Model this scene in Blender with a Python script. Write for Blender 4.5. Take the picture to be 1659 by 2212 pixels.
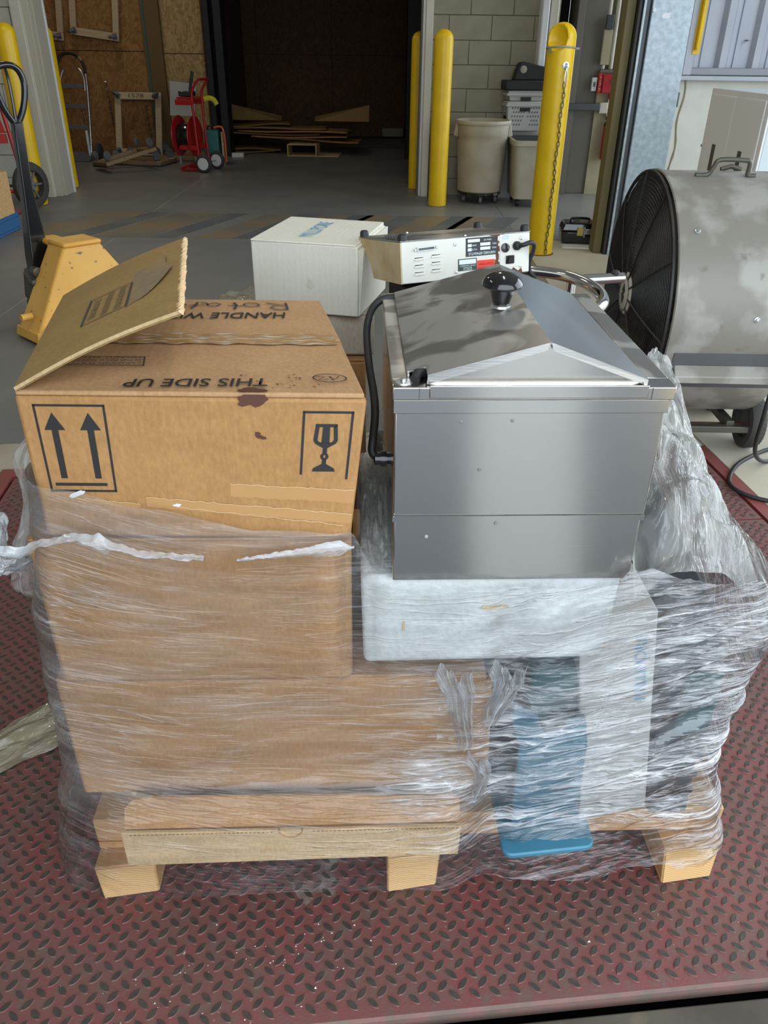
import bpy, bmesh, math, random
from mathutils import Vector, Matrix, noise as mnoise
random.seed(7)
R = math.radians
SC = bpy.context.scene
COL = SC.collection
for o in list(bpy.data.objects):
    bpy.data.objects.remove(o, do_unlink=True)

# ------------------------------------------------------------------ camera
CAM_H = 1.3
PITCH, ROLL = R(30.4), R(0.78)
cam_d = bpy.data.cameras.new('camera')
cam = bpy.data.objects.new('camera', cam_d)
COL.objects.link(cam)
cam_d.sensor_fit = 'VERTICAL'
cam_d.sensor_height = 36.0
cam_d.lens = 36.0 * 1700.0 / 2212.0
cam_d.clip_start = 0.05
fw = Vector((0, math.cos(PITCH), -math.sin(PITCH)))
r0 = Vector((1, 0, 0))
u0 = r0.cross(fw)
rx = math.cos(ROLL) * r0 + math.sin(ROLL) * u0
ux = -math.sin(ROLL) * r0 + math.cos(ROLL) * u0
cam.matrix_world = Matrix(((rx.x, ux.x, -fw.x, 0), (rx.y, ux.y, -fw.y, 0), (rx.z, ux.z, -fw.z, CAM_H), (0, 0, 0, 1)))
SC.camera = cam

# ------------------------------------------------------------------ sky and exposure
world = bpy.data.worlds.new('world')
SC.world = world
world.use_nodes = True
wn = world.node_tree.nodes
bg = wn['Background']
bg.inputs['Color'].default_value = (0.80, 0.91, 1.0, 1)
bg.inputs['Strength'].default_value = 3.2
SC.view_settings.view_transform = 'Standard'
SC.view_settings.look = 'None'
SC.view_settings.gamma = 1.0
SC.view_settings.use_curve_mapping = False
SC.view_settings.exposure = 0.35
SC.cycles.use_denoising = True
SC.cycles.max_bounces = 10
SC.cycles.transparent_max_bounces = 24
SC.cycles.diffuse_bounces = 4
SC.cycles.sample_clamp_indirect = 6.0
SC.cycles.caustics_reflective = False
SC.cycles.caustics_refractive = False

def portal(name, loc, rot, sx, sy):
    l = bpy.data.lights.new(name, 'AREA')
    l.shape = 'RECTANGLE'; l.size = sx; l.size_y = sy
    l.cycles.is_portal = True
    o = bpy.data.objects.new(name, l); COL.objects.link(o)
    o.location = loc; o.rotation_euler = rot
    return o
# daylight enters through the open dock door behind the camera and a second door in the right wall
portal('dock_door_daylight', (.9, -.47, 1.55), (R(90), 0, 0), 3.4, 3.1)
portal('side_door_daylight', (4.02, 2.9, 1.9), (R(90), 0, R(90)), 5.6, 3.8)

# ------------------------------------------------------------------ materials
MATS = {}
def nt_new(name):
    m = bpy.data.materials.new(name); m.use_nodes = True
    nt = m.node_tree
    return m, nt, nt.nodes, nt.links, nt.nodes['Principled BSDF']

def rgba(c): return (c[0], c[1], c[2], 1)

def mat(name, col, rough=0.6, metal=0.0, col2=None, nscale=8.0, ndetail=4.0, lo=0.4, hi=0.65, stretch=None,
        bump=0.0, bscale=60.0, bstretch=None, coat=0.0, rough2=None, spec=None, aniso=0.0, col3=None, n3scale=40, lo3=0.6, hi3=0.7):
    m, nt, N, L, P = nt_new(name)
    tc = N.new('ShaderNodeTexCoord')
    P.inputs['Base Color'].default_value = rgba(col)
    P.inputs['Roughness'].default_value = rough
    P.inputs['Metallic'].default_value = metal
    if spec is not None: P.inputs['Specular IOR Level'].default_value = spec
    if coat: P.inputs['Coat Weight'].default_value = coat; P.inputs['Coat Roughness'].default_value = 0.1
    if aniso: P.inputs['Anisotropic'].default_value = aniso
    def nz(scale, st, detail=ndetail):
        mp = N.new('ShaderNodeMapping')
        if st: mp.inputs['Scale'].default_value = st
        L.new(tc.outputs['Object'], mp.inputs['Vector'])
        n = N.new('ShaderNodeTexNoise'); n.inputs['Scale'].default_value = scale; n.inputs['Detail'].default_value = detail
        L.new(mp.outputs['Vector'], n.inputs['Vector'])
        return n
    def ramp(sock, a, b):
        r = N.new('ShaderNodeMapRange'); r.inputs['From Min'].default_value = a; r.inputs['From Max'].default_value = b
        L.new(sock, r.inputs['Value']); return r.outputs['Result']
    last = None
    if col2 is not None:
        f = ramp(nz(nscale, stretch).outputs['Fac'], lo, hi)
        mx = N.new('ShaderNodeMix'); mx.data_type = 'RGBA'
        mx.inputs[6].default_value = rgba(col); mx.inputs[7].default_value = rgba(col2)
        L.new(f, mx.inputs[0]); last = mx.outputs[2]
        if rough2 is not None:
            mr = N.new('ShaderNodeMix'); mr.inputs[2].default_value = rough; mr.inputs[3].default_value = rough2
            L.new(f, mr.inputs[0]); L.new(mr.outputs[0], P.inputs['Roughness'])
        if col3 is not None:
            f3 = ramp(nz(n3scale, None).outputs['Fac'], lo3, hi3)
            m3 = N.new('ShaderNodeMix'); m3.data_type = 'RGBA'
            L.new(last, m3.inputs[6]); m3.inputs[7].default_value = rgba(col3)
            L.new(f3, m3.inputs[0]); last = m3.outputs[2]
        L.new(last, P.inputs['Base Color'])
    if bump:
        b = N.new('ShaderNodeBump'); b.inputs['Strength'].default_value = bump; b.inputs['Distance'].default_value = 0.002
        L.new(nz(bscale, bstretch).outputs['Fac'], b.inputs['Height']); L.new(b.outputs['Normal'], P.inputs['Normal'])
    MATS[name] = m
    return m

def cardboard(name, col, col2, flute='X', fs=160.0, mott=(.88, 1.10)):
    m, nt, N, L, P = nt_new(name)
    tc = N.new('ShaderNodeTexCoord')
    P.inputs['Roughness'].default_value = 0.62
    P.inputs['Specular IOR Level'].default_value = 0.32
    n = N.new('ShaderNodeTexNoise'); n.inputs['Scale'].default_value = 14; n.inputs['Detail'].default_value = 8; n.inputs['Roughness'].default_value = .7
    L.new(tc.outputs['Object'], n.inputs['Vector'])
    mr = N.new('ShaderNodeMapRange'); mr.inputs['From Min'].default_value = .35; mr.inputs['From Max'].default_value = .7
    L.new(n.outputs['Fac'], mr.inputs['Value'])
    mx = N.new('ShaderNodeMix'); mx.data_type = 'RGBA'
    mx.inputs[6].default_value = rgba(col); mx.inputs[7].default_value = rgba(col2)
    L.new(mr.outputs['Result'], mx.inputs[0])
    # fine paper fibre
    n2 = N.new('ShaderNodeTexNoise'); n2.inputs['Scale'].default_value = 220; n2.inputs['Detail'].default_value = 3
    mp2 = N.new('ShaderNodeMapping'); mp2.inputs['Scale'].default_value = (1, 1, .45)
    L.new(tc.outputs['Object'], mp2.inputs['Vector']); L.new(mp2.outputs['Vector'], n2.inputs['Vector'])
    hs = N.new('ShaderNodeHueSaturation')
    mv = N.new('ShaderNodeMapRange'); mv.inputs['From Min'].default_value = .3; mv.inputs['From Max'].default_value = .7
    mv.inputs['To Min'].default_value = mott[0]; mv.inputs['To Max'].default_value = mott[1]
    L.new(n2.outputs['Fac'], mv.inputs['Value']); L.new(mv.outputs['Result'], hs.inputs['Value'])
    L.new(mx.outputs[2], hs.inputs['Color']); L.new(hs.outputs['Color'], P.inputs['Base Color'])
    w = N.new('ShaderNodeTexWave'); w.bands_direction = flute; w.inputs['Scale'].default_value = fs / 6.283
    w.inputs['Distortion'].default_value = .6; w.inputs['Detail'].default_value = 1
    L.new(tc.outputs['Object'], w.inputs['Vector'])
    ad = N.new('ShaderNodeMath'); ad.operation = 'MULTIPLY_ADD'; ad.inputs[1].default_value = .35
    L.new(w.outputs['Fac'], ad.inputs[0]); L.new(n2.outputs['Fac'], ad.inputs[2])
    b = N.new('ShaderNodeBump'); b.inputs['Strength'].default_value = .35; b.inputs['Distance'].default_value = .0015
    b.inputs['Strength'].default_value = .2
    L.new(ad.outputs['Value'], b.inputs['Height']); L.new(b.outputs['Normal'], P.inputs['Normal'])
    MATS[name] = m
    return m

def steel(name, col, rough, sx=(1, 1, 60), bump=.12, col2=None, lo=.45, hi=.6, nsc=9, r2=None, aniso=.6):
    m, nt, N, L, P = nt_new(name)
    tc = N.new('ShaderNodeTexCoord')
    P.inputs['Metallic'].default_value = 1
    P.inputs['Base Color'].default_value = rgba(col)
    P.inputs['Roughness'].default_value = rough
    mp = N.new('ShaderNodeMapping'); mp.inputs['Scale'].default_value = sx
    L.new(tc.outputs['Object'], mp.inputs['Vector'])
    n = N.new('ShaderNodeTexNoise'); n.inputs['Scale'].default_value = 9; n.inputs['Detail'].default_value = 6
    L.new(mp.outputs['Vector'], n.inputs['Vector'])
    b = N.new('ShaderNodeBump'); b.inputs['Strength'].default_value = bump; b.inputs['Distance'].default_value = .0006
    big = N.new('ShaderNodeTexNoise'); big.inputs['Scale'].default_value = 5; big.inputs['Detail'].default_value = 1
    L.new(tc.outputs['Object'], big.inputs['Vector'])
    b2 = N.new('ShaderNodeBump'); b2.inputs['Strength'].default_value = .25; b2.inputs['Distance'].default_value = .004
    L.new(big.outputs['Fac'], b2.inputs['Height']); L.new(b2.outputs['Normal'], b.inputs['Normal'])
    L.new(n.outputs['Fac'], b.inputs['Height']); L.new(b.outputs['Normal'], P.inputs['Normal'])
    P.inputs['Anisotropic'].default_value = aniso; P.inputs['Anisotropic Rotation'].default_value = .25
    if col2 is not None:
        s = N.new('ShaderNodeTexNoise'); s.inputs['Scale'].default_value = nsc; s.inputs['Detail'].default_value = 3; s.inputs['Distortion'].default_value = .8
        L.new(tc.outputs['Object'], s.inputs['Vector'])
        mr = N.new('ShaderNodeMapRange'); mr.inputs['From Min'].default_value = lo; mr.inputs['From Max'].default_value = hi
        L.new(s.outputs['Fac'], mr.inputs['Value'])
        mx = N.new('ShaderNodeMix'); mx.data_type = 'RGBA'
        mx.inputs[6].default_value = rgba(col); mx.inputs[7].default_value = rgba(col2)
        L.new(mr.outputs['Result'], mx.inputs[0]); L.new(mx.outputs[2], P.inputs['Base Color'])
        mr2 = N.new('ShaderNodeMix'); mr2.inputs[2].default_value = rough; mr2.inputs[3].default_value = r2 or rough
        L.new(mr.outputs['Result'], mr2.inputs[0]); L.new(mr2.outputs[0], P.inputs['Roughness'])
    MATS[name] = m
    return m

def osb(name, c1, c2, c3):
    m, nt, N, L, P = nt_new(name)
    tc = N.new('ShaderNodeTexCoord')
    P.inputs['Roughness'].default_value = .8
    mp = N.new('ShaderNodeMapping'); mp.inputs['Scale'].default_value = (1, 1, .55)
    L.new(tc.outputs['Object'], mp.inputs['Vector'])
    ns = N.new('ShaderNodeTexNoise'); ns.inputs['Scale'].default_value = 4; ns.inputs['Detail'].default_value = 2
    L.new(tc.outputs['Object'], ns.inputs['Vector'])
    ad = N.new('ShaderNodeVectorMath'); ad.operation = 'MULTIPLY_ADD'; ad.inputs[1].default_value = (.25, .25, .25)
    L.new(ns.outputs['Color'], ad.inputs[0]); L.new(mp.outputs['Vector'], ad.inputs[2])
    v = N.new('ShaderNodeTexVoronoi'); v.inputs['Scale'].default_value = 38
    L.new(ad.outputs['Vector'], v.inputs['Vector'])
    cr = N.new('ShaderNodeValToRGB'); e = cr.color_ramp.elements
    e[0].position = .15; e[0].color = rgba(c1); e[1].position = .85; e[1].color = rgba(c3)
    k = e.new(.5); k.color = rgba(c2)
    L.new(v.outputs['Color'], cr.inputs['Fac']); L.new(cr.outputs['Color'], P.inputs['Base Color'])
    MATS[name] = m
    return m

def wood(name, c1, c2, axis='X', sc=1.0):
    st = {'X': (1.2, 22, 22), 'Y': (22, 1.2, 22), 'Z': (22, 22, 1.2)}[axis]
    return mat(name, c1, .65, col2=c2, nscale=3.2 * sc, ndetail=6, lo=.35, hi=.68, stretch=st, bump=.25, bscale=6, bstretch=st)

def endgrain(name, c1, c2):
    m, nt, N, L, P = nt_new(name)
    tc = N.new('ShaderNodeTexCoord')
    P.inputs['Roughness'].default_value = .75
    mp = N.new('ShaderNodeMapping'); mp.inputs['Location'].default_value = (-.035, 0, .06)
    L.new(tc.outputs['Object'], mp.inputs['Vector'])
    w = N.new('ShaderNodeTexWave'); w.wave_type = 'RINGS'; w.rings_direction = 'Y'; w.inputs['Scale'].default_value = 58
    w.inputs['Distortion'].default_value = 1.5; w.inputs['Detail'].default_value = 3
    L.new(mp.outputs['Vector'], w.inputs['Vector'])
    mx = N.new('ShaderNodeMix'); mx.data_type = 'RGBA'
    mx.inputs[6].default_value = rgba(c1); mx.inputs[7].default_value = rgba(c2)
    L.new(w.outputs['Fac'], mx.inputs[0])
    L.new(mx.outputs[2], P.inputs['Base Color'])
    MATS[name] = m
    return m

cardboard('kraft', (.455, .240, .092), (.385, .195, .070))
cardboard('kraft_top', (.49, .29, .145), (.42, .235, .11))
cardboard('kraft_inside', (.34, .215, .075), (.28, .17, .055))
cardboard('kraft_pale', (.76, .54, .31), (.66, .45, .24))
cardboard('kraft_edge', (.55, .40, .22), (.40, .26, .12), fs=900)
cardboard('white_carton', (.74, .71, .61), (.70, .67, .56), mott=(.97, 1.03))
cardboard('beige_carton', (.50, .43, .34), (.45, .38, .29))
mat('ink', (.022, .02, .02), .6)
mat('ink_soft', (.055, .05, .05), .6)
mat('marker_ink', (.045, .047, .05), .5)
mat('blue_print', (.14, .38, .62), .6)
mat('brown_stain', (.10, .035, .022), .5)
mat('clear_tape', (.42, .24, .10), .15, col2=(.62, .52, .42), nscale=30, stretch=(1, 6, 1), lo=.52, hi=.62)
steel('stainless', (.63, .60, .565), .17, sx=(2, 2, 55), bump=.10, aniso=.7)
steel('stainless_top', (.66, .645, .61), .36, sx=(3, 40, 3), col2=(.36, .34, .31), lo=.47, hi=.54, nsc=10, r2=.30, bump=.06, aniso=.3)
MATS['stainless_top'].node_tree.nodes['Principled BSDF'].inputs['Metallic'].default_value = .8
steel('stainless_top_clean', (.58, .60, .62), .27, sx=(3, 40, 3), bump=.06, aniso=.3)
steel('chrome', (.70, .70, .69), .12, bump=.02, aniso=0)
mat('black_plastic', (.012, .012, .013), .12, coat=.4)
mat('black_rubber', (.018, .018, .018), .55)
mat('black_matte', (.012, .012, .012), .7)
mat('foam_white', (.66, .68, .66), .75, col2=(.60, .62, .60), nscale=95, ndetail=1, lo=.45, hi=.6, bump=.9, bscale=110)
mat('blue_paint', (.055, .215, .31), .35, col2=(.045, .18, .27), nscale=6)
mat('white_panel', (.60, .59, .56), .5)
mat('dark_machine', (.05, .055, .065), .4, col2=(.09, .10, .11), nscale=5)
mat('teal_machine', (.03, .10, .12), .4)
mat('pump_cream', (.78, .76, .68), .4, col2=(.74, .71, .62), nscale=10)
mat('pump_side', (.60, .48, .28), .5, col2=(.48, .34, .16), nscale=22, lo=.42, hi=.7)
mat('rust', (.12, .045, .025), .8, col2=(.19, .075, .035), nscale=60)
steel('pump_alloy', (.44, .45, .46), .3, sx=(40, 3, 3), col2=(.62, .63, .64), lo=.55, hi=.7)
mat('label_black', (.03, .032, .035), .35)
mat('label_green', (.02, .05, .035), .4)
mat('label_white', (.78, .82, .86), .5)
mat('label_red', (.80, .045, .022), .4)
mat('label_ink', (.25, .012, .008), .5)
mat('label_blue_ink', (.12, .30, .42), .5)
wood('pine', (.62, .37, .16), (.46, .24, .09), 'Y')
wood('pine_board', (.60, .36, .17), (.48, .26, .11), 'X')
endgrain('pine_end', (.70, .45, .21), (.56, .32, .12))
wood('dolly_wood', (.58, .44, .27), (.46, .33, .19), 'X')
wood('dolly_wood_dark', (.36, .24, .13), (.25, .16, .08), 'X')
mat('carpet_grey', (.06, .06, .062), .95)
mat('paint_yellow', (.86, .55, .004), .35, col2=(.78, .49, .004), nscale=5, bump=.15, bscale=40)
mat('jack_yellow', (.90, .50, .10), .4, col2=(.84, .44, .075), nscale=5, col3=(.16, .10, .05), n3scale=34, lo3=.66, hi3=.71)
mat('gunmetal', (.13, .125, .10), .45, metal=.6)
mat('red_paint', (.42, .015, .018), .35)
mat('red_bright', (.60, .03, .02), .4)
mat('orange_plastic', (.75, .13, .03), .4)
mat('teal_plastic', (.025, .16, .16), .4)
mat('lime_plastic', (.65, .60, .03), .4)
mat('grey_rubber', (.05, .05, .052), .65)
mat('wheel_grey', (.14, .14, .15), .6)
mat('wheel_white', (.70, .70, .70), .5)
steel('aluminium', (.62, .63, .65), .3, bump=.04, aniso=0)
mat('grey_plate', (.12, .125, .13), .5)
mat('block_paint_shaded', (.31, .285, .205), .7, col2=(.275, .25, .18), nscale=7, bump=.3, bscale=120)  # white block paint with the right wall's shade put into its colour
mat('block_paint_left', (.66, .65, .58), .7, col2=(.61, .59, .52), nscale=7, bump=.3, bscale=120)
mat('mortar', (.215, .195, .14), .8)
mat('jamb_cream', (.60, .56, .46), .5)
mat('jamb_beige', (.50, .46, .37), .5)
mat('jamb_white', (.75, .76, .78), .5)
mat('jamb_grey', (.16, .145, .12), .5)
mat('trash_cream', (.50, .45, .35), .5, col2=(.44, .37, .27), nscale=6)
mat('bin_inside', (.10, .105, .10), .6)
mat('crate_grey', (.42, .42, .40), .55)
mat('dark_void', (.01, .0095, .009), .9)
mat('curtain_black', (.010, .011, .012), .6)
mat('osb_dummy', (.3, .2, .1))
osb('osb', (.24, .105, .026), (.30, .140, .038), (.36, .185, .058))
osb('osb_pale', (.30, .18, .06), (.40, .26, .10), (.48, .33, .15))
osb('osb_dark', (.085, .042, .017), (.11, .056, .022), (.135, .073, .032))  # board colour lowered to carry the shade of the bay
mat('post_brown', (.16, .09, .035), .8)
mat('teal_line', (.05, .13, .10), .6)
m = mat('galvanised', (.34, .40, .44), .42, metal=.55, col2=(.47, .53, .57), nscale=28, lo=.35, hi=.65, bump=.08)
mat('dark_steel', (.10, .105, .11), .45, metal=.5)
mat('olive_steel', (.17, .135, .055), .6)
mat('siding_grey', (.47, .49, .56), .42, col2=(.43, .45, .52), nscale=4)
mat('siding_trim', (.30, .31, .34), .5)
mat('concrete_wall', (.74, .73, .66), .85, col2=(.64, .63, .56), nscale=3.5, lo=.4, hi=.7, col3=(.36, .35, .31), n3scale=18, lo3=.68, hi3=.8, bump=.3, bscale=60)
mat('concrete_wall_dim', (.42, .37, .24), .85, col2=(.36, .31, .20), nscale=3)  # concrete with the dim corner's shade put into its colour
mat('locker_grey', (.84, .82, .81), .5)
mat('locker_side', (.62, .70, .74), .5)
mat('slot_dark', (.08, .07, .06), .6)
mat('fan_drum', (.27, .25, .215), .42, metal=.15, col2=(.40, .385, .35), nscale=7, lo=.46, hi=.6, col3=(.20, .17, .14), n3scale=16, lo3=.66, hi3=.78)
mat('fan_wire', (.022, .021, .019), .45)
mat('fan_back', (.13, .125, .11), .6)
mat('fan_hub', (.62, .59, .50), .5)
mat('tyre', (.055, .05, .043), .75)
mat('floor_concrete', (.23, .228, .212), .34, col2=(.165, .165, .153), nscale=.9, ndetail=8, lo=.38, hi=.66, col3=(.215, .21, .19), n3scale=2.2, lo3=.58, hi3=.75, rough2=.5)
mat('floor_apron', (.44, .40, .32), .7, col2=(.36, .31, .23), nscale=3, ndetail=8, lo=.4, hi=.7, bump=.3, bscale=90)
mat('floor_apron_right', (.60, .55, .44), .7, col2=(.48, .42, .31), nscale=2.5, ndetail=8, lo=.35, hi=.7, bump=.3, bscale=90)
mat('red_edge_paint', (.26, .06, .055), .5, col2=(.20, .06, .05), nscale=9)
mat('yard_concrete', (.30, .30, .29), .9, col2=(.24, .24, .23), nscale=1)
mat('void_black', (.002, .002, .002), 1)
mat('stripe_worn', (.24, .175, .10), .5, col2=(.165, .155, .13), nscale=2.4, lo=.42, hi=.62)
mat('stripe_dark', (.105, .115, .12), .5, col2=(.15, .153, .145), nscale=2.4, lo=.42, hi=.62)
mat('tread_red', (.205, .060, .057), .55, col2=(.165, .074, .064), nscale=9, ndetail=9, lo=.36, hi=.62, col3=(.14, .092, .075), n3scale=38, lo3=.5, hi3=.7, bump=.35, bscale=220)
mat('tread_worn', (.042, .038, .031), .6, col2=(.062, .054, .043), nscale=70, bump=.2, bscale=300)
mat('lip_steel', (.085, .068, .048), .65, col2=(.055, .044, .032), nscale=6, ndetail=8, lo=.4, hi=.62, col3=(.13, .095, .058), n3scale=26, lo3=.56, hi3=.74, bump=.4, bscale=90)
mat('plate_edge', (.20, .10, .085), .7, col2=(.14, .10, .08), nscale=22, ndetail=8, lo=.4, hi=.6, bump=.5, bscale=120)
mat('reflection_dark', (.055, .058, .066), .7)
mat('reflection_pale', (.24, .24, .235), .6)
mat('chip_white', (.75, .75, .73), .7)
mat('chip_dust', (.42, .42, .38), .9)
mat('paper_white', (.80, .80, .77), .7)
mat('tool_yellow', (.50, .42, .10), .4)
mat('ceiling_grey', (.62, .62, .60), .9)
mat('wall_plain', (.60, .60, .57), .9)
mat('wood_crate', (.66, .42, .20), .65, col2=(.55, .32, .13), nscale=4, stretch=(1, 12, 12))
mat('pallet_blue', (.03, .13, .30), .6)
mat('chain_steel', (.16, .15, .12), .35, metal=.8)
mat('zinc', (.55, .57, .58), .3, metal=.9)
mat('strap_grey', (.30, .30, .28), .5)
mat('trouser_dark', (.03, .035, .05), .9)

def film_material(name, haze, gloss, streak=1.0, bumpd=.006, tint=(.86, .90, .96), cap=.5, white=.75):
    m = bpy.data.materials.new(name); m.use_nodes = True
    nt = m.node_tree; N = nt.nodes; L = nt.links
    N.clear()
    out = N.new('ShaderNodeOutputMaterial')
    uv = N.new('ShaderNodeUVMap'); uv.uv_map = 'uv'
    def noise(sx, sy, detail=3, dist=0.0):
        mp = N.new('ShaderNodeMapping'); mp.inputs['Scale'].default_value = (sx, sy, 1)
        L.new(uv.outputs['UV'], mp.inputs['Vector'])
        n = N.new('ShaderNodeTexNoise'); n.inputs['Scale'].default_value = 1; n.inputs['Detail'].default_value = detail
        n.inputs['Distortion'].default_value = dist
        L.new(mp.outputs['Vector'], n.inputs['Vector']); return n.outputs['Fac']
    def math_(op, a, b=None, c=None):
        k = N.new('ShaderNodeMath'); k.operation = op
        for i, x in enumerate((a, b, c)):
            if x is None: continue
            if isinstance(x, (int, float)): k.inputs[i].default_value = x
            else: L.new(x, k.inputs[i])
        return k.outputs[0]
    def rng(s, a, b, c=0.0, d=1.0):
        k = N.new('ShaderNodeMapRange'); k.inputs['From Min'].default_value = a; k.inputs['From Max'].default_value = b
        k.inputs['To Min'].default_value = c; k.inputs['To Max'].default_value = d
        L.new(s, k.inputs['Value']); return k.outputs['Result']
    def attr(n):
        at = N.new('ShaderNodeAttribute'); at.attribute_name = n; return at.outputs['Fac']
    lay, cre = attr('layers'), attr('crease')
    def ridge(n, p):       # narrow creases where the noise crosses its middle value
        return math_('POWER', math_('SUBTRACT', 1.0, math_('ABSOLUTE', math_('MULTIPLY_ADD', n, 2.0, -1.0))), p)
    mask1 = rng(noise(4.5, 17, 2, .5), .40, .58)
    mask2 = rng(noise(9, 36, 2, .5), .44, .60)
    r1 = math_('MULTIPLY', ridge(noise(5, 64, 2, .35), 15.0), mask1)
    r2 = math_('MULTIPLY', ridge(noise(16, 150, 2, .6), 12.0), mask2)
    soft = noise(9, 34, 3, .8)
    h = math_('ADD', math_('ADD', r1, math_('MULTIPLY', r2, .5)), math_('MULTIPLY', soft, .35))
    h = math_('MULTIPLY', h, math_('MULTIPLY_ADD', cre, .85, .15))
    bp = N.new('ShaderNodeBump'); bp.inputs['Strength'].default_value = 1.0; bp.inputs['Distance'].default_value = bumpd
    L.new(h, bp.inputs['Height'])
    gl = N.new('ShaderNodeBsdfGlossy'); gl.inputs['Roughness'].default_value = .08
    L.new(bp.outputs['Normal'], gl.inputs['Normal'])
    df = N.new('ShaderNodeBsdfDiffuse'); df.inputs['Color'].default_value = rgba(tint)
    tl = N.new('ShaderNodeBsdfTranslucent'); tl.inputs['Color'].default_value = rgba(tint)
    dt = N.new('ShaderNodeMixShader'); dt.inputs[0].default_value = .22
    L.new(df.outputs[0], dt.inputs[1]); L.new(tl.outputs[0], dt.inputs[2])
    tr = N.new('ShaderNodeBsdfTransparent'); tr.inputs['Color'].default_value = (.99, .99, .99, 1)
    band = rng(noise(3, 22, 3, .6), .38, .72)
    fine = math_('POWER', rng(noise(8, 85, 4, .25), .50, .76), 2.0)
    hz = math_('ADD', math_('ADD', math_('MULTIPLY', band, haze), math_('MULTIPLY', fine, .30 * streak)), haze * .4)
    hz = math_('MULTIPLY', hz, lay)
    wr = math_('MULTIPLY', math_('ADD', math_('MULTIPLY', r1, white), math_('MULTIPLY', r2, white * .7)), cre)
    hz = math_('ADD', hz, wr); hz.node.use_clamp = True
    m1 = N.new('ShaderNodeMixShader')
    L.new(hz, m1.inputs[0]); L.new(tr.outputs[0], m1.inputs[1]); L.new(dt.outputs[0], m1.inputs[2])
    fr = N.new('ShaderNodeFresnel'); fr.inputs['IOR'].default_value = 1.55
    L.new(bp.outputs['Normal'], fr.inputs['Normal'])
    ff = math_('MINIMUM', math_('MULTIPLY', math_('MULTIPLY', fr.outputs[0], gloss), math_('MULTIPLY_ADD', cre, .6, .4)), cap)
    m2 = N.new('ShaderNodeMixShader')
    L.new(ff, m2.inputs[0]); L.new(m1.outputs[0], m2.inputs[1]); L.new(gl.outputs[0], m2.inputs[2])
    L.new(m2.outputs[0], out.inputs['Surface'])
    MATS[name] = m
    return m
film_material('film', .080, 1.8, .38, .0085, tint=(.95, .93, .95), cap=.7, white=.70)
film_material('film_loose', .36, 1.0, .8, .006, tint=(.82, .82, .78), cap=.4, white=.5)
film_material('film_torn', .62, 1.6, 1.2, .005, tint=(.92, .94, .98), cap=.5)
film_material('film_tail', .60, 1.4, .8, .008, tint=(.50, .44, .30), cap=.5, white=.4)

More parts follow.
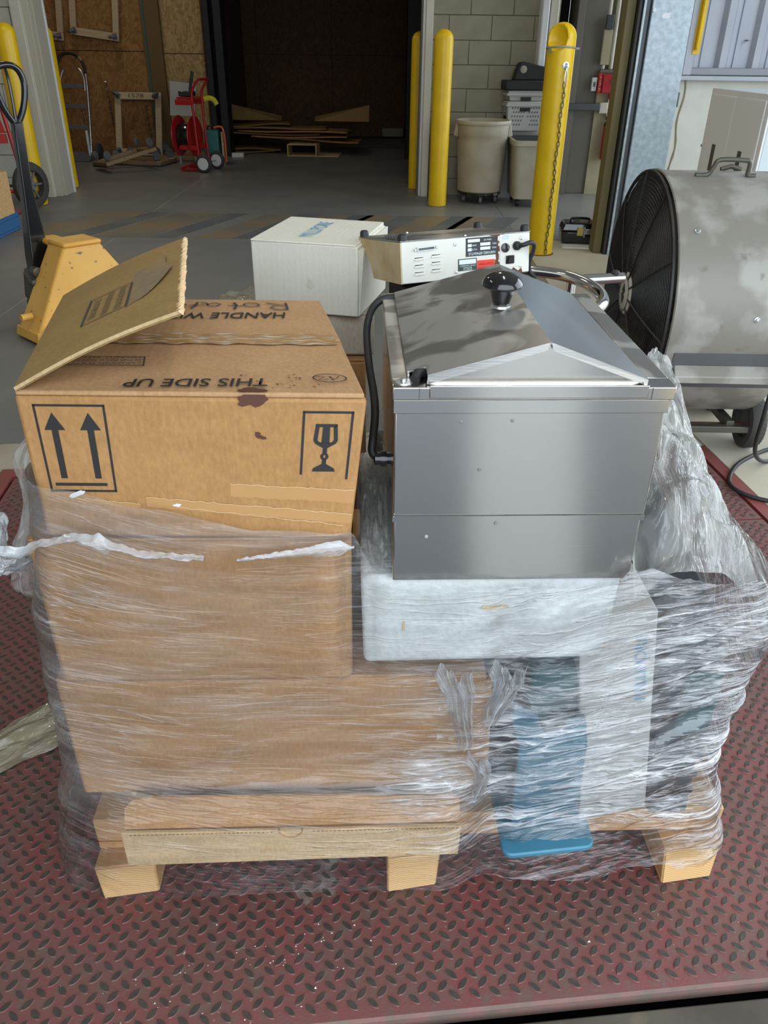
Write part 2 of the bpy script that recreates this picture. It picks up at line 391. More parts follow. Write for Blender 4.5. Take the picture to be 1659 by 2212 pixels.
# ------------------------------------------------------------------ geometry helpers
class MB:
    def __init__(s): s.v = []; s.f = []; s.uv = []
    def add(s, vs, fs):
        n = len(s.v); s.v += [tuple(p) for p in vs]; s.f += [tuple(i + n for i in f) for f in fs]; return s
    def box(s, x0, x1, y0, y1, z0, z1):
        return s.add([(x0, y0, z0), (x1, y0, z0), (x1, y1, z0), (x0, y1, z0), (x0, y0, z1), (x1, y0, z1), (x1, y1, z1), (x0, y1, z1)],
                     [(0, 3, 2, 1), (4, 5, 6, 7), (0, 1, 5, 4), (1, 2, 6, 5), (2, 3, 7, 6), (3, 0, 4, 7)])
    def hexa(s, b, t):     # two quads given counter-clockwise from above
        return s.add(list(b) + list(t), [(0, 3, 2, 1), (4, 5, 6, 7), (0, 1, 5, 4), (1, 2, 6, 5), (2, 3, 7, 6), (3, 0, 4, 7)])
    def prism(s, poly, fn, d0, d1):   # poly: 2-D points; fn(a, b, d) gives the point
        n = len(poly)
        vs = [fn(a, b, d0) for a, b in poly] + [fn(a, b, d1) for a, b in poly]
        fs = [tuple(range(n - 1, -1, -1)), tuple(range(n, 2 * n))] + [(i, (i + 1) % n, n + (i + 1) % n, n + i) for i in range(n)]
        return s.add(vs, fs)
    def tube(s, pts, r, n=10, closed=False, cap=True):
        pts = [Vector(p) for p in pts]; m_ = len(pts); rings = []
        rr = r if isinstance(r, (list, tuple)) else [r] * m_
        up = Vector((0, 0, 1))
        for i in range(m_):
            if closed: t = pts[(i + 1) % m_] - pts[i - 1]
            else: t = pts[min(i + 1, m_ - 1)] - pts[max(i - 1, 0)]
            t.normalize()
            if i == 0:
                a = up if abs(t.dot(up)) < .9 else Vector((1, 0, 0))
                nrm = (a - t * a.dot(t)).normalized()
            else:
                nrm = nrm - t * nrm.dot(t)
                nrm.normalize()
            b = t.cross(nrm)
            rings.append([pts[i] + rr[i] * (math.cos(2 * math.pi * k / n) * nrm + math.sin(2 * math.pi * k / n) * b) for k in range(n)])
        vs = [p for ring in rings for p in ring]; fs = []
        for i in range(m_ if closed else m_ - 1):
            j = (i + 1) % m_
            for k in range(n):
                fs.append((i * n + k, i * n + (k + 1) % n, j * n + (k + 1) % n, j * n + k))
        if cap and not closed:
            fs.append(tuple(range(n - 1, -1, -1))); fs.append(tuple((m_ - 1) * n + k for k in range(n)))
        return s.add(vs, fs)
    def lathe(s, prof, n=24, c=(0, 0, 0), axis='Z', cap=True):
        vs = []; fs = []; m_ = len(prof)
        for r, h in prof:
            for k in range(n):
                a = 2 * math.pi * k / n; p = (r * math.cos(a), r * math.sin(a), h)
                if axis == 'X': p = (p[2], p[0], p[1])
                elif axis == 'Y': p = (p[1], p[2], p[0])
                vs.append((p[0] + c[0], p[1] + c[1], p[2] + c[2]))
        for i in range(m_ - 1):
            for k in range(n):
                fs.append((i * n + k, i * n + (k + 1) % n, (i + 1) * n + (k + 1) % n, (i + 1) * n + k))
        cap = cap and prof[0] != prof[-1]
        if cap and prof[0][0] > 1e-6: fs.append(tuple(range(n - 1, -1, -1)))
        if cap and prof[-1][0] > 1e-6: fs.append(tuple((m_ - 1) * n + k for k in range(n)))
        return s.add(vs, fs)
    def grid(s, fn, nu, nv):
        vs = [fn(i / nu, j / nv) for j in range(nv + 1) for i in range(nu + 1)]
        fs = [(j * (nu + 1) + i, j * (nu + 1) + i + 1, (j + 1) * (nu + 1) + i + 1, (j + 1) * (nu + 1) + i) for j in range(nv) for i in range(nu)]
        return s.add(vs, fs)
    def build(s, name, m, parent=None, bevel=0.0, smooth=None, seg=2, thick=0.0):
        me = bpy.data.meshes.new(name)
        me.from_pydata(s.v, [], s.f); me.update()
        me.materials.append(MATS[m] if isinstance(m, str) else m)
        bm = bmesh.new(); bm.from_mesh(me)
        bmesh.ops.recalc_face_normals(bm, faces=bm.faces); bm.to_mesh(me); bm.free()
        o = bpy.data.objects.new(name, me); COL.objects.link(o)
        if parent is not None: o.parent = parent
        if thick:
            md = o.modifiers.new('s', 'SOLIDIFY'); md.thickness = thick; md.offset = 0
        if bevel:
            md = o.modifiers.new('b', 'BEVEL'); md.width = bevel; md.segments = seg; md.limit_method = 'ANGLE'; md.angle_limit = R(40)
        if smooth is None: smooth = True
        if smooth:
            for p in me.polygons: p.use_smooth = True
            me.set_sharp_from_angle(angle=R(38))
        return o

def tag(o, label=None, cat=None, group=None, kind=None):
    if label: o['label'] = label
    if cat: o['category'] = cat
    if group: o['group'] = group
    if kind: o['kind'] = kind
    return o
def thing(name, label, cat, loc=(0, 0, 0), rz=0.0, group=None, rot=None):
    o = bpy.data.objects.new(name, None); COL.objects.link(o)
    o.empty_display_size = .05
    o.location = loc; o.rotation_euler = rot if rot else (0, 0, rz)
    return tag(o, label, cat, group)
def structure(o): o['kind'] = 'structure'; return o
def struct_empty(name):
    o = bpy.data.objects.new(name, None); COL.objects.link(o); o['kind'] = 'structure'; return o
def share(o, name, parent, loc, rot=(0, 0, 0), scale=None):
    c = o.copy(); c.name = name; COL.objects.link(c); c.parent = parent; c.location = loc; c.rotation_euler = rot
    if scale: c.scale = scale
    return c
def copy_thing(root, loc, rot, label, group=None):
    r = root.copy(); COL.objects.link(r); r.location = loc; r.rotation_euler = rot; r['label'] = label
    if group: r['group'] = group
    for ch in list(root.children):
        c = ch.copy(); COL.objects.link(c); c.parent = r
        for g in ch.children:
            d = g.copy(); COL.objects.link(d); d.parent = c
    return r

def text_mesh(body, w, h, name, m, parent, mtx, font_bold=0.0, rows=None):
    """flat lettering w x h metres centred on the origin of mtx (x along the line, y up the letters)"""
    cu = bpy.data.curves.new('t', 'FONT'); cu.body = body; cu.align_x = 'CENTER'; cu.resolution_u = 3
    if font_bold: cu.offset = font_bold
    to = bpy.data.objects.new('t', cu); COL.objects.link(to)
    dg = bpy.context.evaluated_depsgraph_get()
    me = bpy.data.meshes.new_from_object(to.evaluated_get(dg))
    bpy.data.objects.remove(to)
    xs = [v.co.x for v in me.vertices]; ys = [v.co.y for v in me.vertices]
    cx, cy = (max(xs) + min(xs)) / 2, (max(ys) + min(ys)) / 2
    sx, sy = w / max(1e-6, max(xs) - min(xs)), h / max(1e-6, max(ys) - min(ys))
    for v in me.vertices:
        v.co = Vector(((v.co.x - cx) * sx, (v.co.y - cy) * sy, 0))
    me.materials.clear(); me.materials.append(MATS[m])
    o = bpy.data.objects.new(name, me); COL.objects.link(o); o.parent = parent
    o.matrix_basis = mtx
    return o
def frame_mtx(origin, xdir, ydir):
    x = Vector(xdir).normalized(); y = Vector(ydir).normalized(); z = x.cross(y)
    return Matrix(((x.x, y.x, z.x, origin[0]), (x.y, y.y, z.y, origin[1]), (x.z, y.z, z.z, origin[2]), (0, 0, 0, 1)))

# pallet frame: u along the front edge of the pallet, v away from the viewer
PA = math.atan2(.044, 1.092)
PE1 = Vector((math.cos(PA), math.sin(PA), 0)); PE2 = Vector((-math.sin(PA), math.cos(PA), 0)); PO = Vector((-.488, .85, 0))
def pal(u, v, z=0.0): return PO + PE1 * u + PE2 * v + Vector((0, 0, z))

# ================================================================== SETTING
FA = R(6.2)                       # the dock plate is turned a little against the building
FO = Vector((.011, .661, 0)); F1 = Vector((math.cos(FA), math.sin(FA), 0)); F2 = Vector((-math.sin(FA), math.cos(FA), 0))
def plate(s, t, z=0.0): return FO + F1 * s + F2 * t + Vector((0, 0, z))
S0, S1, T0, T1, T2 = -1.10, 1.38, 0.0, 1.40, 1.88

floor = struct_empty('floor')
# base under every gap
b = MB(); b.box(-7, 5, -.55, 17, -.30, -.25); b.build('subfloor', 'void_black', floor)
# building slab, split by the saw-cut joint at x = -2.15; the front edge follows the dock plate
def slab(name, m, pts, z0=-.24, z1=0.0):
    k = MB(); k.prism([(p[0], p[1]) for p in pts], lambda a, c, d: (a, c, d), z0, z1)
    return k.build(name, m, floor, smooth=False)
def fr(s, t): p = plate(s, t); return (p.x, p.y)
apron_t = 2.17
L0, L1 = fr(-6.0, apron_t), fr(-.93, apron_t)
def on_line(p, q, x): k = (x - p[0]) / (q[0] - p[0]); return (x, p[1] + k * (q[1] - p[1]))
pa, pb = fr(-7, apron_t + .004), fr(7, apron_t + .004)
slab('slab', 'floor_concrete', [on_line(pa, pb, -6.9), on_line(pa, pb, -2.153), (-2.153, 16.5), (-6.9, 16.5)])
slab('slab', 'floor_concrete', [on_line(pa, pb, -2.147), on_line(pa, pb, 1.05), (1.05, 4.6), (1.05, 16.5), (-2.147, 16.5)])
slab('slab', 'floor_concrete', [(1.054, 6.55), (4.6, 6.75), (4.6, 16.5), (1.054, 16.5)])
k = MB(); k.box(-2.153, -2.147, 2.9, 11.9, -.02, -.0005); k.build('joint_filler', 'floor_apron', floor, smooth=False)
slab('slab', 'floor_apron_right', [on_line(pa, pb, 1.054), on_line(pa, pb, 4.6), (4.6, 6.745), (1.054, 6.545)])
# apron strip round the plate
slab('apron', 'floor_apron', [fr(-6, T2 + .075), fr(S1 + .06, T2 + .075), fr(S1 + .06, apron_t), fr(-6, apron_t)])
slab('apron', 'floor_apron_right', [fr(S1 + .064, .02), fr(4.0, .02), fr(4.0, apron_t), fr(S1 + .064, apron_t)])
slab('apron', 'floor_apron', [fr(-6, .02), fr(S0 - .065, .02), fr(S0 - .065, T2 + .072), fr(-6, T2 + .072)])
# painted steel curb angle round the pit
slab('curb_angle', 'red_edge_paint', [fr(S1 + .012, .0), fr(S1 + .058, .0), fr(S1 + .058, T2 + .07), fr(S1 + .012, T2 + .07)], -.05, .002)
slab('curb_angle', 'red_edge_paint', [fr(S0 - .06, .0), fr(S0 - .012, .0), fr(S0 - .012, T2 + .07), fr(S0 - .06, T2 + .07)], -.05, .002)
slab('curb_angle', 'red_edge_paint', [fr(S0 - .012, T2 + .012), fr(S1 + .012, T2 + .012), fr(S1 + .012, T2 + .07), fr(S0 - .012, T2 + .07)], -.05, .002)
# worn hazard stripes in front of the doorway
for i, x in enumerate([-3.05, -2.35, -1.52, -1.02, -.60, -.12, .30]):
    k = MB(); w_ = .27 if i > 1 else .45
    k.prism([(x, 6.45), (x + w_, 6.45), (x + w_ + .42, 7.55), (x + .42, 7.55)], lambda a, c, d: (a, c, d), .0002, .0012)
    k.build('floor_stripe', 'stripe_worn', floor, smooth=False)
    k = MB(); x2 = x + w_ + .01
    k.prism([(x2, 6.45), (x2 + .2, 6.45), (x2 + .62, 7.55), (x2 + .42, 7.55)], lambda a, c, d: (a, c, d), .0002, .0012)
    k.build('floor_stripe', 'stripe_dark', floor, smooth=False)

# dock leveller: tread plate in two leaves, embossed with lozenges
dock = thing('dock_leveller', 'red painted steel tread plate dock leveller under the loaded pallet', 'dock plate', (0, 0, 0))
for nm, ta, tb in (('deck_plate', T0, T1), ('rear_plate', T1 + .006, T2)):
    k = MB(); k.hexa([plate(S0, ta, -.02), plate(S1, ta, -.02), plate(S1, tb, -.02), plate(S0, tb, -.02)],
                     [plate(S0, ta), plate(S1, ta), plate(S1, tb), plate(S0, tb)])
    pl_ = k.build(nm, 'tread_red', dock, smooth=False)
    k = MB(); P_ = .03275
    prof = [(-1, 0), (-.62, .72), (-.2, 1), (.2, 1), (.62, .72), (1, 0), (.62, -.72), (.2, -1), (-.2, -1), (-.62, -.72)]
    ns, nt_ = int((S1 - S0) / P_), int((tb - ta) / P_)
    for i in range(ns):
        for j in range(nt_ + 1):
            for q in (0, 1):
                s_ = S0 + .012 + (i + .5 * q + .25) * P_; t_ = ta + .0 + (j + .5 * q + .12) * P_
                if not (S0 + .012 < s_ < S1 - .012): continue
                if t_ > tb - .012 or t_ < ta + .004: continue
                an = (R(45) if q == 0 else R(-45)) + random.uniform(-.05, .05)
                la, wa = .0125 * random.uniform(.93, 1.06), .0051 * random.uniform(.9, 1.12)
                ca, sa = math.cos(an), math.sin(an)
                lo = []; hi = []
                for a, c in prof:
                    p = plate(s_ + a * la * ca - c * wa * sa, max(t_ + a * la * sa + c * wa * ca, ta + .0005))
                    lo.append((p.x, p.y, -.0003))
                    p = plate(s_ + .84 * (a * la * ca - c * wa * sa), max(t_ + .84 * (a * la * sa + c * wa * ca), ta + .0008))
                    hi.append((p.x, p.y, .0019))
                n_ = len(prof)
                k.add(lo + hi, [tuple(range(n_, 2 * n_))] + [(z, (z + 1) % n_, n_ + (z + 1) % n_, n_ + z) for z in range(n_)])
    me = bpy.data.meshes.new('tread_lozenges'); me.from_pydata(k.v, [], k.f); me.update()
    me.materials.append(MATS['tread_worn']); me.materials.append(MATS['tread_red'])
    for p in me.polygons: p.material_index = 0 if len(p.vertices) > 4 else 1
    o = bpy.data.objects.new('tread_lozenges', me); COL.objects.link(o); o.parent = pl_; o['kind'] = 'stuff'
    o['label'] = 'worn dark raised lozenges'
# bent front lip of the plate and the lower steel lip beyond the gap
k = MB(); k.hexa([plate(S0, -.005, -.03), plate(S1, -.005, -.03), plate(S1, 0, -.03), plate(S0, 0, -.03)],
                 [plate(S0, -.005, -.004), plate(S1, -.005, -.004), plate(S1, 0, -.0005), plate(S0, 0, -.0005)]); k.build('front_lip', 'plate_edge', dock, smooth=False)
lip = thing('dock_lip', 'brown rusty steel dock lip across the bottom, past the black gap', 'dock lip', (0, 0, 0))
k = MB(); k.hexa([plate(-1.6, -.16, -.06), plate(1.8, -.16, -.06), plate(1.8, -.024, -.06), plate(-1.6, -.024, -.06)],
                 [plate(-1.6, -.16, -.024), plate(1.8, -.16, -.024), plate(1.8, -.024, -.012), plate(-1.6, -.024, -.012)]); k.build('lip_plate', 'lip_steel', lip, bevel=.003)
k = MB(); k.hexa([plate(-1.6, -5, -.08), plate(1.8, -5, -.08), plate(1.8, -.161, -.08), plate(-1.6, -.161, -.08)],
                 [plate(-1.6, -5, -.04), plate(1.8, -5, -.04), plate(1.8, -.161, -.034), plate(-1.6, -.161, -.034)]); k.build('reflected_floor', 'reflection_dark', lip, smooth=False)  # unseen floor, added this long and dark for the bath's reflection
k = MB(); k.hexa([plate(.45, -4, -.045), plate(1.2, -4, -.045), plate(.42, -.20, -.04), plate(.20, -.20, -.04)], [plate(.45, -4, -.031), plate(1.2, -4, -.031), plate(.42, -.20, -.027), plate(.20, -.20, -.027)]); k.build('pale_reflection_strip', 'reflection_pale', lip, smooth=False)  # added out of view to give the tank front its bright reflected stripe
k = MB(); k.hexa([plate(1.7, -4, -.045), plate(1.79, -4, -.045), plate(.80, -.20, -.04), plate(.76, -.20, -.04)], [plate(1.7, -4, -.033), plate(1.79, -4, -.033), plate(.80, -.20, -.029), plate(.76, -.20, -.029)]); k.build('yellow_reflection_strip', 'paint_yellow', lip, smooth=False)  # added out of view for a yellow reflection at the tank's right edge

# ------------------------------------------------------------------ yard outside the two doors
k = MB(); k.box(-30, 30, -40, -.56, -1.25, -1.2); structure(k.build('ground', 'yard_concrete', None, smooth=False))
k = MB(); k.box(4.12, 40, -.555, 30, -1.25, -1.2); structure(k.build('ground_side', 'yard_concrete', None, smooth=False))
# ------------------------------------------------------------------ walls
CH = 4.0
ceil_ = MB(); ceil_.box(-7, 4.4, -.6, 17, CH, CH + .1); structure(ceil_.build('ceiling', 'ceiling_grey'))
k = MB(); k.box(-6.6, -6.5, -.6, 16.6, 0, CH); structure(k.build('wall_left', 'wall_plain'))
# front wall with the open dock door (behind the viewer)
wf = struct_empty('wall_front')
for x0, x1, z0, z1 in ((-6.5, -.8, 0, CH), (2.6, 4.2, 0, CH), (-.8, 2.6, 3.1, CH)):
    k = MB(); k.box(x0, x1, -.55, -.45, z0, z1); k.build('wall_section', 'wall_plain', wf)
# right wall with a second door
wr = struct_empty('wall_right')
for y0, y1, z0, z1 in ((-.5, .1, 0, CH), (5.7, 7.0, 0, CH), (.1, 5.7, 3.8, CH)):
    k = MB(); k.box(4.0, 4.1, y0, y1, z0, z1); k.build('wall_section', 'wall_plain', wr)

# ceiling strip lamps over the hall (above the frame)
mat('lamp_body', (.7, .7, .7), .5)
lamp_em = bpy.data.materials.new('lamp_tube'); lamp_em.use_nodes = True
lamp_em.node_tree.nodes['Principled BSDF'].inputs['Emission Color'].default_value = (1, .93, .80, 1)
lamp_em.node_tree.nodes['Principled BSDF'].inputs['Emission Strength'].default_value = 4
MATS['lamp_tube'] = lamp_em
for i, (x, y) in enumerate(((-2.6, 2.0), (.4, 2.0), (-2.6, 6.2), (.4, 6.2), (-3.6, 10.4))):
    t = thing('ceiling_lamp', ('white strip lamp on the hall ceiling, near left', 'white strip lamp on the hall ceiling, near right', 'white strip lamp on the hall ceiling, far left', 'white strip lamp on the hall ceiling, far right', 'white strip lamp in the rear room above the dollies')[i], 'lamp', (x, y, 3.82), 0, 'ceiling strip lamps')
    k = MB(); k.box(-.09, .09, -.65, .65, .05, .12); k.build('housing', 'lamp_body', t, bevel=.01)
    for dx in (-.05, .05): k = MB(); k.lathe([(.016, -.62), (.016, .62)], 10, (dx, 0, .03), 'Y'); k.build('tube', 'lamp_tube', t)
    l = bpy.data.lights.new('lamp_light', 'AREA'); l.shape = 'RECTANGLE'; l.size = .16; l.size_y = 1.25; l.energy = 9; l.color = (1, .93, .80)
    lo_ = bpy.data.objects.new('lamp_light', l); COL.objects.link(lo_); lo_.parent = t; lo_.location = (0, 0, .008)

# partition with the wide doorway, painted block either side
def block_wall(name, x0, x1, y, m, ztop, x_off):
    w = struct_empty(name)
    k = MB(); k.box(x0, x1, y + .012, y + .16, 0, CH); k.build('mortar_bed', 'mortar', w)
    k = MB(); k.box(x0, x1, y, y + .012, ztop, CH); k.build('upper_wall', m, w)
    full = None
    zk = -.047; row = 0
    while zk < ztop - .02:
        x = x0 - ((x_off + (.2 if row % 2 else 0)) % .406)
        while x < x1:
            a, c = max(x + .003, x0), min(x + .403, x1); z0_, z1_ = max(zk + .003, 0), min(zk + .2025, ztop)
            if c - a > .02:
                if full and abs(c - a - .4) < 1e-3 and abs(z1_ - z0_ - .1995) < 1e-3:
                    share(full, 'block', w, (a, y, z0_))
                else:
                    kk = MB(); kk.box(0, c - a, 0, .014, 0, z1_ - z0_)
                    o = kk.build('block', m, w, bevel=.003, seg=1); o.location = (a, y, z0_)
                    if abs(c - a - .4) < 1e-3 and abs(z1_ - z0_ - .1995) < 1e-3: full = o
            x += .406
        zk += .2055; row += 1
    return w
block_wall('wall_back_right', .40, 1.56, 8.8, 'block_paint_shaded', 2.01, .05)
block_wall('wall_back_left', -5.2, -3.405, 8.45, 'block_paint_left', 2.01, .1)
k = MB(); k.box(-6.5, -5.2, 8.45, 8.6, 0, CH); structure(k.build('wall_back_side', 'block_paint_left'))
k = MB(); k.box(-3.405, .40, 8.45, 8.6, 3.2, CH); structure(k.build('wall_back_header', 'wall_plain'))
# steel door jambs either side of the doorway
t = struct_empty('trim_1')
k = MB(); k.box(-3.40, -3.31, 8.30, 8.62, 0, 3.2); k.build('jamb_face', 'jamb_cream', t, bevel=.006)
k = MB(); k.box(-3.31, -3.255, 8.36, 8.62, 0, 3.2); k.build('jamb_return', 'jamb_beige', t, bevel=.004)
k = MB(); k.box(-3.255, -3.235, 8.42, 8.645, 0, 3.2); k.build('jamb_stop', 'jamb_beige', t, bevel=.003)
k = MB(); k.box(-3.255, -3.226, 8.647, 8.68, 0, 3.2); k.build('jamb_edge', 'jamb_white', t, bevel=.003)
t = struct_empty('trim_2')
k = MB(); k.box(.33, .40, 8.66, 8.96, 0, 3.2); k.build('jamb_face', 'jamb_cream', t, bevel=.004)
k = MB(); k.box(.305, .33, 8.70, 8.92, 0, 3.2); k.build('jamb_return', 'jamb_white', t, bevel=.003)
k = MB(); k.box(.29, .305, 8.75, 8.96, 0, 3.2); k.build('jamb_stop', 'jamb_grey', t, bevel=.003)

# rear room: oriented-strand-board sheets, a dark bay with a black curtain
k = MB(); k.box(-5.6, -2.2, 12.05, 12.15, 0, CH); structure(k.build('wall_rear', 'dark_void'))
wro = struct_empty('wall_rear_boards')
for x0, x1, m in ((-5.55, -3.24, 'osb'), (-2.99, -2.42, 'osb_pale')):
    for z0, z1 in ((0, 1.245), (1.252, 2.47), (2.477, CH)):
        zz = .0 if m == 'osb' else -.02
        k = MB(); k.box(x0, x1, 12.02, 12.05, z0 + (zz if z0 else 0), z1 + zz); k.build('board_sheet', m, wro, bevel=.002, seg=1)
k = MB(); k.box(-3.215, -3.185, 11.99, 12.05, 0, CH); k.build('edge_strip', 'teal_line', wro)
k = MB(); k.box(-3.24, -3.215, 12.0, 12.05, 0, CH); k.build('corner_post', 'post_brown', wro)
k = MB(); k.box(-3.18, -2.99, 11.96, 12.05, 0, CH); k.build('corner_post', 'post_brown', wro, bevel=.004)
k = MB(); k.box(-5.65, -5.5, 8.5, 12.1, 0, CH); structure(k.build('wall_rear_side', 'osb'))
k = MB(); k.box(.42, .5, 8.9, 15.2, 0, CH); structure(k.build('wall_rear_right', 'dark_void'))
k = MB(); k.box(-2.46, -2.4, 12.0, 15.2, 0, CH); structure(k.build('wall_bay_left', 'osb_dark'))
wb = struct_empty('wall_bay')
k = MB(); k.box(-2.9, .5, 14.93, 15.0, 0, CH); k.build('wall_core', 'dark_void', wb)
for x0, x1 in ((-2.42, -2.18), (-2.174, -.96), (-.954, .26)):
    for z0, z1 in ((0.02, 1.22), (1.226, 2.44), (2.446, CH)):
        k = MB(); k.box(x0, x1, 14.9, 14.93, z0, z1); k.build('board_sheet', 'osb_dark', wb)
k = MB(); k.box(-.12, .24, 14.8, 14.9, .03, .16); structure(k.build('baseboard_bay', 'block_paint_shaded', None, bevel=.004))
t = struct_empty('trim_3')
k = MB(); k.box(-2.42, -2.34, 11.9, 12.1, 0, CH); k.build('dock_seal', 'curtain_black', t, bevel=.01)
k = MB(); k.box(-2.30, -2.19, 11.95, 12.2, 0, CH); k.build('dock_seal', 'curtain_black', t, bevel=.01)
k = MB(); k.box(.22, .40, 11.9, 12.2, 0, CH); k.build('dock_seal', 'curtain_black', t, bevel=.01)
# black curtain hanging in folds beside the bay
cur = MB()
cur.grid(lambda a, c: (-2.36 + .17 * a, 12.22 + .028 * math.sin(a * 19 + 2 * c), CH - .01 - c * (CH - .03)), 40, 16)
tag(cur.build('strip_curtain', 'curtain_black', None, thick=.004), 'black curtain hanging in folds beside the dark bay', 'curtain')

# right of the block wall: pipe chase, dark gap, door edge, dim concrete with siding above
t = struct_empty('trim_4')
for x0, x1, y0, m in ((1.40, 1.47, 8.62, 'jamb_white'), (1.485, 1.565, 8.66, 'jamb_cream')):
    k = MB(); k.box(x0, x1, y0, 8.8, .9 if x0 < 1.45 else .88, CH); k.build('pipe_cover', m, t, bevel=.012)
k = MB(); k.box(1.565, 1.80, 9.4, 9.5, 0, CH); structure(k.build('wall_gap', 'dark_void'))
k = MB(); k.box(1.56, 1.60, 8.8, 9.4, 0, CH); structure(k.build('wall_gap_side', 'block_paint_shaded'))
d = struct_empty('door_1')
k = MB(); k.box(1.80, 1.87, 8.95, 9.4, 0, CH); k.build('door_edge', 'jamb_grey', d, bevel=.004)
k = MB(); k.box(1.88, 2.10, 9.02, 9.1, 0, 3.0); k.build('door_leaf', 'jamb_grey', d, bevel=.006)
k = MB(); k.box(1.80, 2.12, 8.92, 8.97, .80, .86); k.build('door_bracket', 'dark_steel', d, bevel=.004)
t = struct_empty('wall_side_dim')
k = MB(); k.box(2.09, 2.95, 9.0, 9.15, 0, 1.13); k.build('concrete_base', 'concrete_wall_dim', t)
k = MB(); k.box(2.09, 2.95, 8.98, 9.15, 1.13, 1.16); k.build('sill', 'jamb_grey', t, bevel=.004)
k = MB(); k.box(2.09, 2.95, 9.06, 9.15, 1.16, CH); k.build('upper_wall', 'block_paint_shaded', t)
for x in (2.12, 2.20, 2.27): k = MB(); k.lathe([(.022, 1.165), (.022, CH)], 12, (x, 9.035, 0)); k.build('conduit', 'jamb_cream', t)
k = MB(); k.box(2.075, 2.16, 8.96, 9.0, 1.2, 1.5); k.build('junction_box', 'concrete_wall_dim', t, bevel=.004)
k = MB(); k.box(2.085, 2.15, 8.94, 8.99, 1.5, 1.62); k.build('bracket', 'dark_steel', t, bevel=.004)

# galvanised door post on the right with its dark channel
gp = struct_empty('trim_5')
k = MB(); k.box(1.695, 1.965, 6.07, 6.32, 0, CH); k.build('post_face', 'galvanised', gp, bevel=.006)
k = MB(); k.box(1.655, 1.695, 6.09, 6.32, 0, CH); k.build('post_channel', 'dark_steel', gp, bevel=.008)
k = MB(); k.box(1.638, 1.655, 6.06, 6.30, 0, CH); k.build('post_lip', 'galvanised', gp, bevel=.003)
k = MB(); k.box(1.608, 1.632, 6.07, 6.30, 0, CH); k.build('door_seal', 'black_rubber', gp, bevel=.005)
k = MB(); k.box(1.545, 1.605, 6.12, 6.26, 0, CH); k.build('door_edge', 'olive_steel', gp, bevel=.004)
k = MB(); k.box(1.965, 1.985, 6.10, 6.14, .985, 1.075); k.build('post_clip', 'dark_steel', gp, bevel=.004)
k = MB(); k.lathe([(.012, 0), (.012, -.012), (.0, -.012)], 14, (1.71, 6.07, 1.545), 'Y'); k.build('bolt', 'zinc', gp)
k = MB(); k.prism([(0, 0), (.012, .016), (.055, .016), (.055, -.014), (.006, -.014)], lambda a, c, q: (1.765 + a, q, 1.515 + c), 6.0690, 6.0696); k.build('sticker', 'label_white', gp, smooth=False)

# exterior wall: ribbed siding over a concrete knee wall
ws = struct_empty('wall_siding')
k = MB(); k.box(2.0, 4.0, 6.9, 7.05, 0, 1.13); k.build('knee_wall', 'concrete_wall', ws, smooth=False)
k = MB(); k.box(2.0, 4.0, 6.82, 6.9, 1.165, 1.215); k.build('sill_channel', 'siding_trim', ws, bevel=.006)
k = MB(); k.box(2.0, 4.0, 6.80, 6.9, 1.13, 1.162); k.build('sill_flange', 'siding_grey', ws, bevel=.004)
poly = []; x = 2.18
y_out, y_in = 6.855, 6.905
poly.append((x, y_in))
while x < 4.0:
    for dx, yy in ((.03, y_in), (.055, y_out), (.105, y_out), (.13, y_in), (.165, y_in), (.170, y_in - .012), (.20, y_in - .012), (.205, y_in), (.245, y_in)):
        poly.append((x + dx, yy))
    x += .25
k = MB(); n = len(poly)
k.add([(a, c, 1.215) for a, c in poly] + [(a, c, CH) for a, c in poly], [(i, i + 1, n + i + 1, n + i) for i in range(n - 1)])
k.build('ribbed_sheet', 'siding_grey', ws, smooth=False)
k = MB(); k.box(2.0, 4.0, 6.92, 7.05, 1.13, CH); k.build('wall_core', 'dark_void', ws)
k = MB(); k.box(2.20, 2.265, 6.80, 6.86, 1.165, CH); k.build('corner_trim', 'siding_grey', ws, bevel=.005)
k = MB(); k.box(2.66, 2.68, 6.84, 6.9, 1.39, 1.40); k.build('clip', 'siding_trim', ws)
k = MB(); k.tube([(2.27 + .012 * math.sin(i), 6.895, 1.13 - i * .06) for i in range(19)], [.006 + .002 * math.sin(3 * i) for i in range(19)], 8); k.build('crack_seam', 'concrete_wall_dim', ws)
k = MB()
for s_, (za, zb, r_) in enumerate(((1.33, 1.70, .016), )):
    k.tube([(2.27, 6.78, za), (2.27, 6.775, za + .12), (2.27, 6.775, zb)], r_, 10)
yb = thing('yellow_handle_bar', 'bright yellow vertical bar fixed beside the ribbed siding', 'bar', (0, 0, 0))
k.build('bar', 'paint_yellow', yb); k = MB(); k.box(2.245, 2.30, 6.795, 6.80, 1.30, 1.75); k.build('back_plate', 'paint_yellow', yb, bevel=.003)
for z in (1.34, 1.72): k = MB(); k.lathe([(.006, 0), (.006, -.04)], 8, (2.27, 6.80, z), 'Y'); k.build('standoff', 'paint_yellow', yb)

# ================================================================== THE LOADED PALLET
# helper: a thing in the pallet frame; children are built in local (u, v, z) from that origin
def pthing(name, label, cat, u, v, z, group=None, yaw=0.0):
    return thing(name, label, cat, pal(u, v, z), PA + yaw, group)

